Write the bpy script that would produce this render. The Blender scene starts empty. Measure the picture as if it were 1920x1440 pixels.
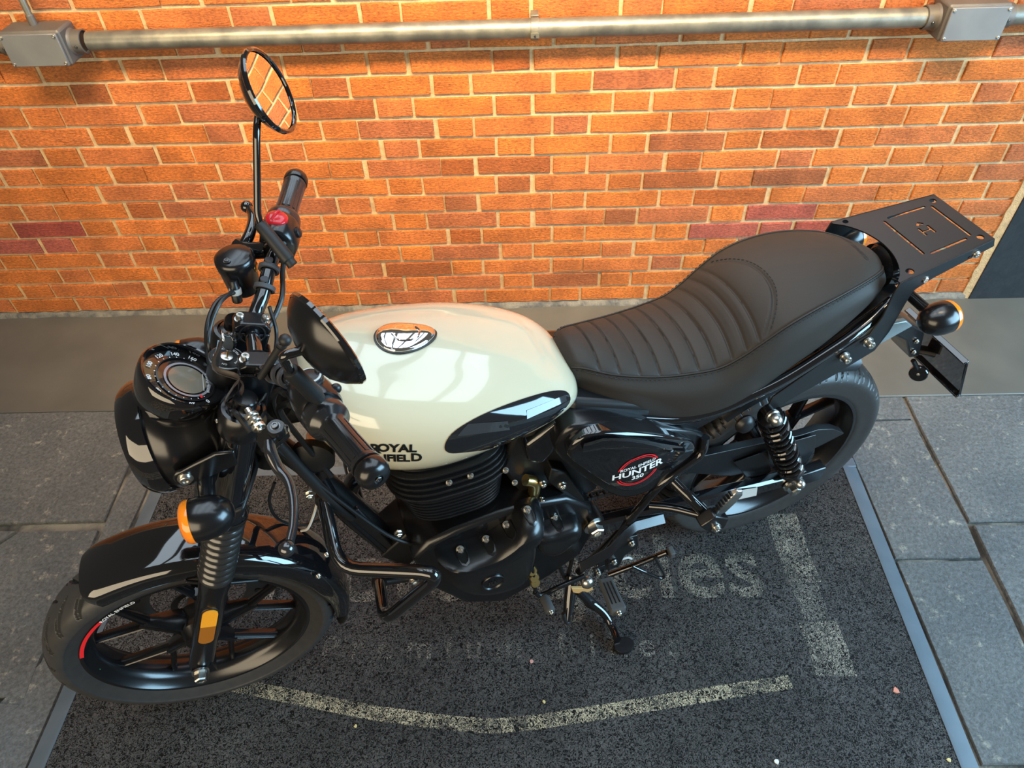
import bpy, bmesh, math, random
import numpy as np
from mathutils import Vector, Matrix
from mathutils.bvhtree import BVHTree

random.seed(11)
scene = bpy.context.scene
COL = scene.collection

# ---------------------------------------------------------------- camera
cam_d = bpy.data.cameras.new('camera')
cam_d.sensor_width = 36.0
cam_d.lens = 36.0 * 1336.95 / 1920.0
cam_d.clip_start = 0.02
cam = bpy.data.objects.new('camera', cam_d)
COL.objects.link(cam)
CR, CU, CF = Vector((.99964368, -.00060885, -.02668607)), Vector((.01905746, .71629379, .69753854)), Vector((-.01869037, .69779856, -.71605016))
CP = Vector((0, -2.09663, 1.72989))
cam.matrix_world = Matrix(((CR.x, CU.x, -CF.x, CP.x), (CR.y, CU.y, -CF.y, CP.y), (CR.z, CU.z, -CF.z, CP.z), (0, 0, 0, 1)))
scene.camera = cam

# ---------------------------------------------------------------- world and lights
world = bpy.data.worlds.new('world'); scene.world = world
world.use_nodes = True
wn = world.node_tree.nodes; wn.clear()
bg = wn.new('ShaderNodeBackground'); wo = wn.new('ShaderNodeOutputWorld')
bg.inputs['Color'].default_value = (1.0, .90, .76, 1); bg.inputs['Strength'].default_value = .09
world.node_tree.links.new(bg.outputs[0], wo.inputs[0])

def area(name, loc, target, sx, sy, power, color):
    d = bpy.data.lights.new(name, 'AREA'); d.shape = 'RECTANGLE'; d.size = sx; d.size_y = sy
    d.energy = power; d.color = color
    o = bpy.data.objects.new(name, d); COL.objects.link(o); o.location = loc
    o.rotation_euler = (Vector(target) - Vector(loc)).to_track_quat('-Z', 'Y').to_euler()
    return o
# daylight from the open side of the arcade on the right
area('daylight_opening', (3.4, -2.0, 1.5), (.7, -1.1, .3), 2.4, 2.0, 185, (.42, .74, 1.0))
# glazed roof light overhead, five panes with bars between
for k in range(5):
    area('skylight_pane', (-1.05 + .62 * k, -.35, 3.1), (-1.05 + .62 * k, -.34, 0), .50, 3.2, 14.5, (.72, .87, 1.0))
# warm fill light added behind the camera, for beige reflections on the black parts
area('warm_fill', (-1.5, -4.0, 1.6), (0, -1.0, .6), 3.4, 1.7, 70, (1.0, .82, .56))
# warm wall-washer lamps under the ceiling, shuttered on to the brick wall
for x, p in ((-1.0, 8.2), (.05, 15.5), (1.15, 8.4)):
    lamp_o = area('wall_washer', (x, -1.0, 2.25), (x, 0, .80), .7, .2, p, (1.0, .70, .37))
    lamp_o.data.spread = math.radians(82)

scene.view_settings.view_transform = 'Standard'
scene.view_settings.look = 'None'
scene.view_settings.gamma = 1.0
scene.view_settings.use_curve_mapping = False
scene.view_settings.exposure = 0.36

# ---------------------------------------------------------------- materials
def mat(name, color, rough=.5, metal=0., coat=0., spec=.5, noise=None, bump=None, trans=0., alpha=None):
    """noise = (scale, amount of colour change, second colour); bump = (scale, strength, distance)"""
    m = bpy.data.materials.new(name); m.use_nodes = True
    nt = m.node_tree; b = nt.nodes['Principled BSDF']
    b.inputs['Base Color'].default_value = (*color, 1); b.inputs['Roughness'].default_value = rough
    b.inputs['Metallic'].default_value = metal; b.inputs['Coat Weight'].default_value = coat
    b.inputs['Coat Roughness'].default_value = .04; b.inputs['Specular IOR Level'].default_value = spec
    b.inputs['Transmission Weight'].default_value = trans
    tc = None
    if noise or bump:
        tc = nt.nodes.new('ShaderNodeTexCoord')
    if noise:
        n = nt.nodes.new('ShaderNodeTexNoise'); n.inputs['Scale'].default_value = noise[0]; n.inputs['Detail'].default_value = 6
        r = nt.nodes.new('ShaderNodeValToRGB'); r.color_ramp.elements[0].position = .5 - noise[1]; r.color_ramp.elements[1].position = .5 + noise[1]
        r.color_ramp.elements[0].color = (*color, 1); r.color_ramp.elements[1].color = (*noise[2], 1)
        nt.links.new(tc.outputs['Object'], n.inputs['Vector']); nt.links.new(n.outputs['Fac'], r.inputs[0]); nt.links.new(r.outputs[0], b.inputs['Base Color'])
    if bump:
        n = nt.nodes.new('ShaderNodeTexNoise'); n.inputs['Scale'].default_value = bump[0]; n.inputs['Detail'].default_value = 4
        bp = nt.nodes.new('ShaderNodeBump'); bp.inputs['Strength'].default_value = bump[1]; bp.inputs['Distance'].default_value = bump[2]
        nt.links.new(tc.outputs['Object'], n.inputs['Vector']); nt.links.new(n.outputs['Fac'], bp.inputs['Height']); nt.links.new(bp.outputs[0], b.inputs['Normal'])
    return m

M = {}
M['gloss'] = mat('gloss_black_paint', (.006, .006, .007), .06, coat=1.0)
M['satin'] = mat('satin_black_paint', (.006, .006, .0068), .23, spec=.65, bump=(900, .04, .0003))
M['matte'] = mat('matte_black_metal', (.007, .007, .007), .42)
M['engine'] = mat('engine_black', (.005, .005, .0056), .27, spec=.65, bump=(1200, .06, .0003))
M['plastic'] = mat('black_plastic', (.009, .009, .010), .38)
M['rubber'] = mat('black_rubber', (.010, .010, .010), .5)
M['grip'] = mat('grip_rubber', (.014, .015, .017), .22, spec=.8)
M['gaiter'] = mat('gaiter_rubber', (.020, .019, .018), .20, spec=.9)
M['pegrubber'] = mat('grey_peg_rubber', (.06, .06, .06), .75)
M['tyre'] = mat('tyre_rubber', (.030, .029, .029), .42, noise=(60, .2, (.040, .037, .034)))
M['groove'] = mat('tyre_groove', (.006, .006, .006), .8)
M['cream'] = mat('cream_paint', (.585, .525, .365), .16, coat=1.0)
M['chrome'] = mat('chrome', (.86, .86, .87), .05, metal=1)
M['steel'] = mat('zinc_steel', (.62, .60, .55), .28, metal=1)
M['darksteel'] = mat('dark_steel', (.16, .16, .16), .35, metal=1)
M['leather'] = mat('seat_leather', (.034, .028, .023), .50, spec=.25, bump=(450, .25, .0006))
M['thread'] = mat('seat_thread', (.008, .008, .008), .7)
M['amber'] = mat('amber_lens', (.95, .25, .01), .15, coat=.5)
M['yellow'] = mat('amber_reflector', (.95, .38, .02), .2, coat=.5, bump=(700, .5, .001))
M['darkamber'] = mat('dark_amber_reflector', (.36, .12, .01), .2, coat=.5)
M['redlens'] = mat('red_lens', (.35, .01, .01), .12, coat=.6)
M['red'] = mat('red_print', (.80, .02, .025), .4)
M['redswitch'] = mat('red_switch', (.62, .012, .02), .22, coat=.4)
M['white'] = mat('white_print', (.82, .82, .80), .45)
M['print'] = mat('black_print', (.006, .006, .006), .3)
M['decal'] = mat('black_decal', (.010, .011, .013), .07, coat=.8)
M['decal2'] = mat('grey_decal_bar', (.030, .034, .038), .09, coat=.8)
M['mirror'] = mat('mirror_glass', (.9, .9, .9), .01, metal=1)
M['dial'] = mat('dial_face', (.012, .011, .011), .12, coat=1.0)
M['lcd'] = mat('lcd_panel', (.22, .19, .14), .12, coat=1.0)
M['glass'] = mat('headlamp_glass', (.8, .85, .9), .03, trans=.9)
M['galv'] = mat('galvanised_steel', (.25, .245, .20), .40, metal=.6, noise=(22, .16, (.14, .142, .125)), bump=(140, .2, .002))
M['cast'] = mat('cast_aluminium', (.15, .14, .125), .5, metal=.35, noise=(14, .25, (.10, .094, .085)), bump=(220, .2, .001))
M['castlid'] = mat('aluminium_lid', (.20, .205, .20), .5, metal=.35, noise=(10, .25, (.145, .15, .155)))
M['brass'] = mat('brass', (.75, .52, .2), .3, metal=1)
M['tan'] = mat('tan_spring_plate', (.55, .32, .12), .5)
M['cable'] = mat('cable_sheath', (.010, .010, .010), .35)
M['tape'] = mat('grey_rubber_band', (.05, .05, .055), .65)
M['label'] = mat('pale_sticker', (.55, .54, .50), .5)
M['chain'] = mat('chain_links', (.055, .05, .045), .45, metal=.7)
M['tailsheen'] = mat('tail_plastic_sheen', (.42, .50, .52), .3, metal=.7)  # gloss tail plastic, its teal-white reflection put into the colour

# ---------------------------------------------------------------- mesh helpers
def V(*a): return Vector(a)
def catmull(pts, per=6, closed=False):
    P = [Vector(p) for p in pts]
    if len(P) < 3 or per < 2: return P
    n = len(P); out = []
    rng = range(n) if closed else range(n - 1)
    for i in rng:
        p1, p2 = P[i], P[(i + 1) % n]
        p0 = P[i - 1] if (closed or i > 0) else p1 * 2 - p2
        p3 = P[(i + 2) % n] if (closed or i + 2 < n) else p2 * 2 - p1
        for k in range(per):
            t = k / per
            out.append(.5 * ((2 * p1) + (p2 - p0) * t + (2 * p0 - 5 * p1 + 4 * p2 - p3) * t * t + (3 * p1 - p0 - 3 * p2 + p3) * t ** 3))
    if not closed: out.append(P[-1])
    return out
def rounded(pts, rad, seg=5):
    """polyline with its corners rounded off"""
    P = [Vector(p) for p in pts]; out = [P[0]]
    for i in range(1, len(P) - 1):
        a, b, c = P[i - 1], P[i], P[i + 1]
        r = min(rad, (a - b).length * .45, (c - b).length * .45)
        s, e = b + (a - b).normalized() * r, b + (c - b).normalized() * r
        for k in range(seg + 1):
            t = k / seg
            out.append(s * (1 - t) ** 2 + b * 2 * t * (1 - t) + e * t * t)
    out.append(P[-1])
    return out
def frame(ax, up=None):
    ax = Vector(ax).normalized()
    up = Vector(up) if up else (Vector((0, 0, 1)) if abs(ax.z) < .9 else Vector((1, 0, 0)))
    u = up - ax * up.dot(ax); u.normalize()
    return ax, u, ax.cross(u)

class G:
    def __init__(s): s.v = []; s.f = []
    def ring(s, pts):
        i = len(s.v); s.v += [tuple(p) for p in pts]; return list(range(i, i + len(pts)))
    def skin(s, a, b, closed=True):
        n = len(a)
        for k in range(n if closed else n - 1):
            s.f.append((a[k], a[(k + 1) % n], b[(k + 1) % n], b[k]))
    def cap(s, r, flip=False): s.f.append(tuple(reversed(r)) if flip else tuple(r))
    def loft(s, rings, caps=True, closed=True, loop=False):
        R = [s.ring(r) for r in rings]
        for a, b in zip(R, R[1:]): s.skin(a, b, closed)
        if loop: s.skin(R[-1], R[0], closed)
        elif caps: s.cap(R[0], True); s.cap(R[-1])
        return s
    def tube(s, pts, r, n=10, per=5, caps=True, closed=False, flat=None, up=None):
        P = catmull(pts, per, closed) if per > 1 else [Vector(p) for p in pts]
        m = len(P); rr = r if isinstance(r, (list, tuple)) else None
        ax = (P[1] - P[0]).normalized(); _, u, w = frame(ax, up)
        rings = []
        for i, p in enumerate(P):
            if closed: t = (P[(i + 1) % m] - P[i - 1]).normalized()
            else: t = ((P[min(i + 1, m - 1)] - P[max(i - 1, 0)])).normalized()
            u = (u - t * u.dot(t)).normalized(); w = t.cross(u)
            if rr:
                f = i / (m - 1) * (len(rr) - 1); j = min(int(f), len(rr) - 2); R = rr[j] + (rr[j + 1] - rr[j]) * (f - j)
            else: R = r
            fl = flat or 1.0
            rings.append([p + u * (R * math.cos(a)) + w * (R * fl * math.sin(a)) for a in (2 * math.pi * k / n for k in range(n))])
        return s.loft(rings, caps=caps and not closed, loop=closed)
    def lathe(s, prof, o, ax, n=28, up=None, caps=True, loop=False):
        ax, u, w = frame(ax, up); o = Vector(o)
        rings = [[o + ax * h + (u * math.cos(a) + w * math.sin(a)) * max(r, 1e-5) for a in (2 * math.pi * k / n for k in range(n))] for r, h in prof]
        return s.loft(rings, caps=caps and not loop, loop=loop)
    def box(s, c, size, A=None):
        c = Vector(c); X, Y, Z = A if A else (V(1, 0, 0), V(0, 1, 0), V(0, 0, 1))
        hx, hy, hz = (t / 2 for t in size)
        pr = lambda z: [c + X * (hx * a) + Y * (hy * b) + Z * (hz * z) for a, b in ((-1, -1), (1, -1), (1, 1), (-1, 1))]
        return s.loft([pr(-1), pr(1)])
    def prism(s, poly, vec):
        vec = Vector(vec); P = [Vector(p) for p in poly]
        return s.loft([P, [p + vec for p in P]])
    def ball(s, c, r, n=16, A=None, sc=(1, 1, 1)):
        c = Vector(c); X, Y, Z = A if A else (V(1, 0, 0), V(0, 1, 0), V(0, 0, 1)); m = max(6, n // 2)
        rings = []
        for i in range(m + 1):
            t = math.pi * i / m; q = max(math.sin(t), 1e-4)
            rings.append([c + (X * (sc[0] * q * math.cos(a)) + Y * (sc[1] * q * math.sin(a)) - Z * (sc[2] * math.cos(t))) * r for a in (2 * math.pi * k / n for k in range(n))])
        return s.loft(rings)

def link(name, me, material, parent=None):
    o = bpy.data.objects.new(name, me); COL.objects.link(o)
    if material and not me.materials: me.materials.append(material)
    if parent is not None: o.parent = parent
    return o
def mesh_of(name, g, sharp=38, smooth=True):
    me = bpy.data.meshes.new(name); me.from_pydata(g.v, [], g.f)
    bm = bmesh.new(); bm.from_mesh(me)
    bmesh.ops.remove_doubles(bm, verts=bm.verts, dist=2e-5)
    bmesh.ops.recalc_face_normals(bm, faces=bm.faces)
    bm.to_mesh(me); bm.free()
    if smooth:
        me.shade_smooth(); me.set_sharp_from_angle(angle=math.radians(sharp))
    return me
def obj(name, g, material, parent=None, bevel=0, seg=2, sharp=38, smooth=True, sub=0, label=None):
    o = link(name, mesh_of(name, g, sharp, smooth), material, parent)
    if bevel:
        b = o.modifiers.new('bevel', 'BEVEL'); b.width = bevel; b.segments = seg; b.limit_method = 'ANGLE'; b.angle_limit = math.radians(35); b.harden_normals = False
    if sub:
        sm = o.modifiers.new('sub', 'SUBSURF'); sm.levels = sub; sm.render_levels = sub
    if label: o['label'] = label
    return o
def tag(o, label, cat=None, group=None, kind=None):
    if label: o['label'] = label
    if cat: o['category'] = cat
    if group: o['group'] = group
    if kind: o['kind'] = kind
    return o
def empty(name, loc=(0, 0, 0)):
    o = bpy.data.objects.new(name, None); COL.objects.link(o); o.location = loc; o.empty_display_size = .1
    return o
def text_mesh(body, size, spacing=1.0, shear=0., bold=0.):
    cu = bpy.data.curves.new('lettering', 'FONT'); cu.body = body; cu.size = size; cu.align_x = 'CENTER'; cu.align_y = 'CENTER'
    cu.space_character = spacing; cu.shear = shear; cu.offset = bold; cu.resolution_u = 4
    t = bpy.data.objects.new('lettering', cu); COL.objects.link(t)
    dg = bpy.context.evaluated_depsgraph_get(); me = bpy.data.meshes.new_from_object(t.evaluated_get(dg))
    bpy.data.objects.remove(t); me.materials.clear()
    return me
def text_on(name, body, size, o, ux, uy, material, parent, spacing=1.0, shear=0., bold=0., sx=1.0, drop=None, lift=.0006, cut=0, bend=None):
    """flat lettering laid out in the plane (ux, uy) at o; drop = (bvh, direction) presses it on to a surface"""
    me = text_mesh(body, size, spacing, shear, bold)
    bm = bmesh.new(); bm.from_mesh(me)
    bmesh.ops.triangulate(bm, faces=bm.faces)
    for _ in range(cut):
        bmesh.ops.subdivide_edges(bm, edges=[e for e in bm.edges if e.calc_length() > size * .12], cuts=1)
        bmesh.ops.triangulate(bm, faces=bm.faces)
    o = Vector(o); ux = Vector(ux).normalized(); uy = Vector(uy).normalized(); nz = ux.cross(uy)
    for v in bm.verts:
        x, y = v.co.x * sx, v.co.y
        if bend:                                  # wrap round a circle of radius bend, letters pointing outwards
            a = x / bend; q = bend + y
            x, y = q * math.sin(a), q * math.cos(a) - bend
        p = o + ux * x + uy * y + nz * lift
        if drop:
            d = Vector(drop[1]); hit = drop[0].ray_cast(p - d * .3, d)
            if hit[0] is not None: p = hit[0] - d * lift
        v.co = p
    bm.to_mesh(me); bm.free()
    return link(name, me, material, parent)
def bolt(name, c, ax, r, h, parent, material=None, hexa=True, sub=None):
    g = G(); ax = Vector(ax).normalized(); c = Vector(c)
    g.lathe([(r * 1.35, 0), (r * 1.35, h * .22), (r * 1.02, h * .24)], c, ax, 18)
    g.lathe([(r, h * .2), (r, h * .88), (r * .85, h), (r * .5, h), (r * .46, h * .75)], c, ax, 6 if hexa else 16)
    return obj(name, g, material or M['steel'], parent, sharp=30)

# ================================================================= the setting
def brick_material(name, ramp, island=False):
    m = bpy.data.materials.new(name); m.use_nodes = True; nt = m.node_tree; b = nt.nodes['Principled BSDF']
    N = nt.nodes.new; L = nt.links.new
    if island: rnd = N('ShaderNodeNewGeometry').outputs['Random Per Island']
    else: rnd = N('ShaderNodeObjectInfo').outputs['Random']
    cr = N('ShaderNodeValToRGB'); cr.color_ramp.interpolation = 'LINEAR'
    el = cr.color_ramp.elements
    while len(el) < len(ramp): el.new(.5)
    for e, (p, c) in zip(el, ramp): e.position = p; e.color = (*c, 1)
    L(rnd, cr.inputs[0])
    ge = N('ShaderNodeNewGeometry')
    n1 = N('ShaderNodeTexNoise'); n1.inputs['Scale'].default_value = 9; n1.inputs['Detail'].default_value = 5
    n2 = N('ShaderNodeTexNoise'); n2.inputs['Scale'].default_value = 95; n2.inputs['Detail'].default_value = 8; n2.inputs['Roughness'].default_value = .7
    mp = N('ShaderNodeMapping'); mp.inputs['Scale'].default_value = (1, 1, 2.2)
    L(ge.outputs['Position'], n1.inputs['Vector']); L(ge.outputs['Position'], mp.inputs['Vector']); L(mp.outputs[0], n2.inputs['Vector'])
    r1 = N('ShaderNodeMapRange'); r1.inputs[1].default_value = .3; r1.inputs[2].default_value = .7; r1.inputs[3].default_value = .66; r1.inputs[4].default_value = 1.16
    L(n1.outputs['Fac'], r1.inputs[0])
    r2 = N('ShaderNodeMapRange'); r2.inputs[1].default_value = .3; r2.inputs[2].default_value = .72; r2.inputs[3].default_value = .36; r2.inputs[4].default_value = 1.38
    L(n2.outputs['Fac'], r2.inputs[0])
    mu = N('ShaderNodeMath'); mu.operation = 'MULTIPLY'; L(r1.outputs[0], mu.inputs[0]); L(r2.outputs[0], mu.inputs[1])
    vm = N('ShaderNodeVectorMath'); vm.operation = 'SCALE'; L(cr.outputs[0], vm.inputs[0]); L(mu.outputs[0], vm.inputs['Scale'])
    L(vm.outputs[0], b.inputs['Base Color']); b.inputs['Roughness'].default_value = .85
    bp = N('ShaderNodeBump'); bp.inputs['Strength'].default_value = 1.0; bp.inputs['Distance'].default_value = .009
    L(n2.outputs['Fac'], bp.inputs['Height']); L(bp.outputs[0], b.inputs['Normal'])
    return m
RAMP = [(0, (.70, .195, .034)), (.35, (.84, .235, .037)), (.7, (.77, .22, .052)), (.9, (.64, .185, .055)), (1, (.56, .165, .058))]
M['brick'] = brick_material('brick_orange', RAMP)
M['brickstuff'] = brick_material('brick_orange_far', RAMP, True)
M['brickred'] = brick_material('brick_red', [(0, (.46, .075, .045)), (1, (.56, .135, .085))])
M['brickdark'] = brick_material('brick_burnt', [(0, (.58, .145, .022)), (1, (.45, .14, .046))])
M['mortar'] = mat('mortar', (.66, .47, .25), .9, noise=(60, .2, (.44, .32, .18)), bump=(260, .8, .003))
M['fillet'] = mat('mortar_fillet', (.20, .185, .15), .9, noise=(26, .12, (.09, .09, .085)), bump=(90, .9, .006))
M['blackwall'] = mat('black_wall_paint', (.012, .014, .016), .45, noise=(40, .15, (.018, .02, .022)), bump=(60, .3, .003))

CZ, CH, CPER, CHEAD, CX0 = .94399, .06613, .35815, .11483, -1.1533
def in_frame(p, margin=0):
    d = Vector(p) - CP; z = d.dot(CF)
    if z <= 0: return False
    u = 960 + 1336.95 * d.dot(CR) / z; v = 720 - 1336.95 * d.dot(CU) / z
    return -margin < u < 1920 + margin and -margin < v < 1440 + margin

wall_edge = 1.645
g = G(); g.box((-.6, .06, .9), (2 * (wall_edge + .6), .106, 1.8))
wall = obj('wall_back', g, M['mortar'], smooth=False); tag(wall, 'orange brick wall in alternating long and short bricks', kind='structure')

def brick_geo(w, h, dep=.05, jit=.0016):
    g = G(); c = .0025
    def J(x, y, z): return (x + random.uniform(-jit, jit), y, z + random.uniform(-jit, jit))
    hw, hh = w / 2, h / 2
    r0 = [(-hw, dep, -hh), (hw, dep, -hh), (hw, dep, hh), (-hw, dep, hh)]
    r1 = [J(-hw, c, -hh), J(0, c, -hh), J(hw, c, -hh), J(hw, c, hh), J(0, c, hh), J(-hw, c, hh)]
    r2 = [(x * (1 - 2 * c / w), 0, z * (1 - 2 * c / h)) for x, y, z in r1]
    i0, i1, i2 = g.ring(r0), g.ring(r1), g.ring(r2)
    g.skin(i1, i2); g.cap(i2)
    g.f += [(i0[0], i0[1], i1[2], i1[1], i1[0]), (i0[1], i0[2], i1[3], i1[2]), (i0[2], i0[3], i1[5], i1[4], i1[3]), (i0[3], i0[0], i1[0], i1[5])]
    return g
BRW = {'s': CPER - CHEAD - .0105, 'h': CHEAD - .0105}
BR = {k: [mesh_of('brick', brick_geo(w, CH - .0095), smooth=False) for _ in range(4)] for k, w in BRW.items()}
for k in BR:
    for me in BR[k]: me.materials.append(M['brick'])
bricks = []
for row in range(-17, 14):                                   # courses below bed joint 'row'
    zc = CZ - (row + .5) * CH
    if zc > 1.77: continue
    off = CX0 + (CPER / 2 if row % 2 else 0)
    for k in range(-6, 10):
        for kind, x0, w in (('h', 0, CHEAD), ('s', CHEAD, CPER - CHEAD)):
            xa = off + k * CPER + x0 + random.uniform(-.004, .004); xc = xa + w / 2
            ww = BRW[kind]
            if xa > wall_edge - .03 or xc < -2.75: continue
            cut = None
            if xa + w > wall_edge: cut = wall_edge - xa - .008; xc = xa + .005 + cut / 2
            vis = in_frame((xc, 0, zc), 40)
            d = Vector((xc, 0, zc)) - CP
            bricks.append((0 if vis else 1, ww * CH / d.length_squared if not cut else 0, xc, zc + random.uniform(-.0012, .0012), kind, cut, row))
vis = sorted([b for b in bricks if b[0] == 0 and not b[5]], key=lambda b: -b[1])
single = set(id(b) for b in vis[:298])
red_spots = [(-1.6443, 0, 0.364), (-1.7221, 0, 0.3219), (-1.6264, 0, 0.3238), (-1.8157, 0, 0.3244), (0.8549, 0, 0.3979), (0.9573, 0, 0.3952), (0.6986, 0, 0.3265), (0.8439, 0, 0.329), (0.9533, 0, 0.3281), (0.8217, 0, 0.2641), (0.9524, 0, 0.2605), (1.029, 0, 0.3175)]
dark_spots = [(-1.2761, 0, 0.8444), (-0.0207, 0, 0.9084), (-0.9309, 0, 0.8479), (-0.5425, 0, 0.8454), (-0.2378, 0, 0.5503), (0.589, 0, 0.6474), (0.904, 0, 0.6442), (0.5548, 0, 0.6536), (0.6288, 0, 0.5154), (0.5252, 0, 0.5143), (-0.0294, 0, 0.5824), (-0.0747, 0, 0.517), (0.8192, 0, 0.5121), (-0.1673, 0, 0.4399), (0.3258, 0, 0.4061), (-0.2044, 0, 0.303), (-0.3102, 0, 0.1799), (0.2125, 0, 0.1176), (-1.6375, 0, 0.18), (-1.7985, 0, 0.1153), (-0.443, 0, 0.7779), (-1.2829, 0, 0.4496), (0.5318, 0, 0.5857), (0.7283, 0, 0.45)]
def near(spots, x, z, kind):
    w = BRW[kind] / 2 + .004
    return any(abs(s[0] - x) < w and abs(s[2] - z) < CH * .5 for s in spots)
rest = G()
for b in bricks:
    _, _, xc, zc, kind, cut, row = b
    if id(b) in single:
        o = bpy.data.objects.new('brick', random.choice(BR[kind])); COL.objects.link(o); o.parent = wall
        o.location = (xc, random.uniform(-.0015, .0022), zc)
        sp = M['brickred'] if near(red_spots, xc, zc, kind) else M['brickdark'] if near(dark_spots, xc, zc, kind) else None
        if sp: o.material_slots[0].link = 'OBJECT'; o.material_slots[0].material = sp
    else:
        gg = brick_geo(cut or BRW[kind], CH - .0095); n0 = len(rest.v)
        rest.v += [(x + xc, y, z + zc) for x, y, z in gg.v]; rest.f += [tuple(i + n0 for i in f) for f in gg.f]
o = obj('brick_remainder', rest, M['brickstuff'], wall, smooth=False); o['kind'] = 'stuff'

# mortar fillet running along the foot of the wall
g = G(); rings = []
for i in range(120):
    x = -2.8 + i * (wall_edge + 2.8) / 119
    a, b_ = random.uniform(.012, .022), random.uniform(.008, .016)
    rings.append([(x, .02, -.01), (x, -b_ - .003, -.01), (x, -b_, .003), (x, -.004, a), (x, .02, a + .004)])
g.loft(rings); fil = obj('baseboard_back', g, M['fillet'], sharp=60); tag(fil, 'rough grey mortar fillet along the foot of the wall', kind='structure')

# black painted pier that closes the brick wall on the right, with a rough mortar edge
g = G(); g.box((wall_edge + .6 + .012, .045, .9), (1.2, .12, 1.8)); pier = obj('wall_right', g, M['blackwall'], smooth=False, bevel=.003)
tag(pier, 'black painted wall beside the brick wall', kind='structure')
g = G(); rings = []
for i in range(60):
    z = i * 1.8 / 59; w = random.uniform(.008, .016)
    rings.append([(wall_edge - w, .02, z), (wall_edge - w, -.004, z), (wall_edge + .012, -.012, z), (wall_edge + .014, .02, z)])
g.loft(rings); obj('mortar_edge', g, M['mortar'], pier, sharp=60)

# ---- floor: smooth concrete band by the wall, stone slabs either side of the mat
def stone_material(name, c1, c2, c3):
    m = bpy.data.materials.new(name); m.use_nodes = True; nt = m.node_tree; b = nt.nodes['Principled BSDF']; N = nt.nodes.new; L = nt.links.new
    ge = N('ShaderNodeNewGeometry'); oi = N('ShaderNodeObjectInfo')
    ad = N('ShaderNodeVectorMath'); ad.operation = 'ADD'; L(ge.outputs['Position'], ad.inputs[0]); L(oi.outputs['Random'], ad.inputs[1])
    n1 = N('ShaderNodeTexNoise'); n1.inputs['Scale'].default_value = 5; n1.inputs['Detail'].default_value = 8
    n2 = N('ShaderNodeTexNoise'); n2.inputs['Scale'].default_value = 95; n2.inputs['Detail'].default_value = 7; n2.inputs['Roughness'].default_value = .75
    n3 = N('ShaderNodeTexNoise'); n3.inputs['Scale'].default_value = 26; n3.inputs['Detail'].default_value = 9; n3.inputs['Roughness'].default_value = .72
    for n in (n1, n2, n3): L(ad.outputs[0], n.inputs['Vector'])
    r = N('ShaderNodeValToRGB'); r.color_ramp.elements[0].position = .32; r.color_ramp.elements[1].position = .68; r.color_ramp.elements[0].color = (*c1, 1); r.color_ramp.elements[1].color = (*c2, 1); L(n1.outputs['Fac'], r.inputs[0])
    rs = N('ShaderNodeValToRGB'); rs.color_ramp.elements[0].position = .58; rs.color_ramp.elements[1].position = .66; L(n3.outputs['Fac'], rs.inputs[0])
    mx = N('ShaderNodeMix'); mx.data_type = 'RGBA'; mx.inputs['B'].default_value = (*c3, 1); L(rs.outputs[0], mx.inputs['Factor']); L(r.outputs[0], mx.inputs['A'])
    r2 = N('ShaderNodeMapRange'); r2.inputs[1].default_value = .3; r2.inputs[2].default_value = .7; r2.inputs[3].default_value = .5; r2.inputs[4].default_value = 1.5; L(n2.outputs['Fac'], r2.inputs[0])
    vm = N('ShaderNodeVectorMath'); vm.operation = 'SCALE'; L(mx.outputs['Result'], vm.inputs[0]); L(r2.outputs[0], vm.inputs['Scale']); L(vm.outputs[0], b.inputs['Base Color'])
    b.inputs['Roughness'].default_value = .62
    n4 = N('ShaderNodeMath'); n4.operation = 'ADD'; L(n2.outputs['Fac'], n4.inputs[0]); L(n3.outputs['Fac'], n4.inputs[1])
    bp = N('ShaderNodeBump'); bp.inputs['Strength'].default_value = 1.0; bp.inputs['Distance'].default_value = .012; L(n4.outputs[0], bp.inputs['Height']); L(bp.outputs[0], b.inputs['Normal'])
    return m
M['slab'] = stone_material('slate_slab', (.150, .162, .164), (.205, .214, .208), (.42, .40, .33))
M['joint'] = mat('slab_joint', (.045, .042, .036), .95, noise=(9, .10, (.24, .21, .16)), bump=(120, .9, .005))
M['concrete'] = mat('smooth_concrete', (.085, .085, .074), .5, noise=(7, .3, (.12, .117, .10)), bump=(40, .15, .003))
g = G(); g.box((0, -1.6, -.03), (5.6, 3.3, .04)); floor = obj('floor', g, M['joint'], smooth=False); tag(floor, 'stone paved floor in front of the brick wall', kind='structure')
g = G(); g.box((0, -.2395, -.004), (5.6, .523, .012)); obj('concrete_band', g, M['concrete'], floor, bevel=.004, label='smooth grey concrete band along the wall')
def slab(poly, up=0., gap=.0012):
    P = [Vector((p[0], p[1], 0)) for p in poly]; c = sum(P, Vector()) / len(P)
    Q = []
    n = len(P)
    for i in range(n):
        a, b, d = P[i - 1], P[i], P[(i + 1) % n]
        m = max(1, int((d - b).length / .06))
        for k in range(m):
            q = b + (d - b) * (k / m); nrm = (c - q).normalized()
            Q.append(q + nrm * (gap + (random.uniform(0, .0035) if k else .002)))
    g = G(); g.loft([[(p.x, p.y, -.02) for p in Q], [(p.x, p.y, up - .004) for p in Q], [(p.x + (c.x - p.x) * .008, p.y + (c.y - p.y) * .008, up) for p in Q]])
    return obj('paving_slab', g, M['slab'], floor, sharp=20)
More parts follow.
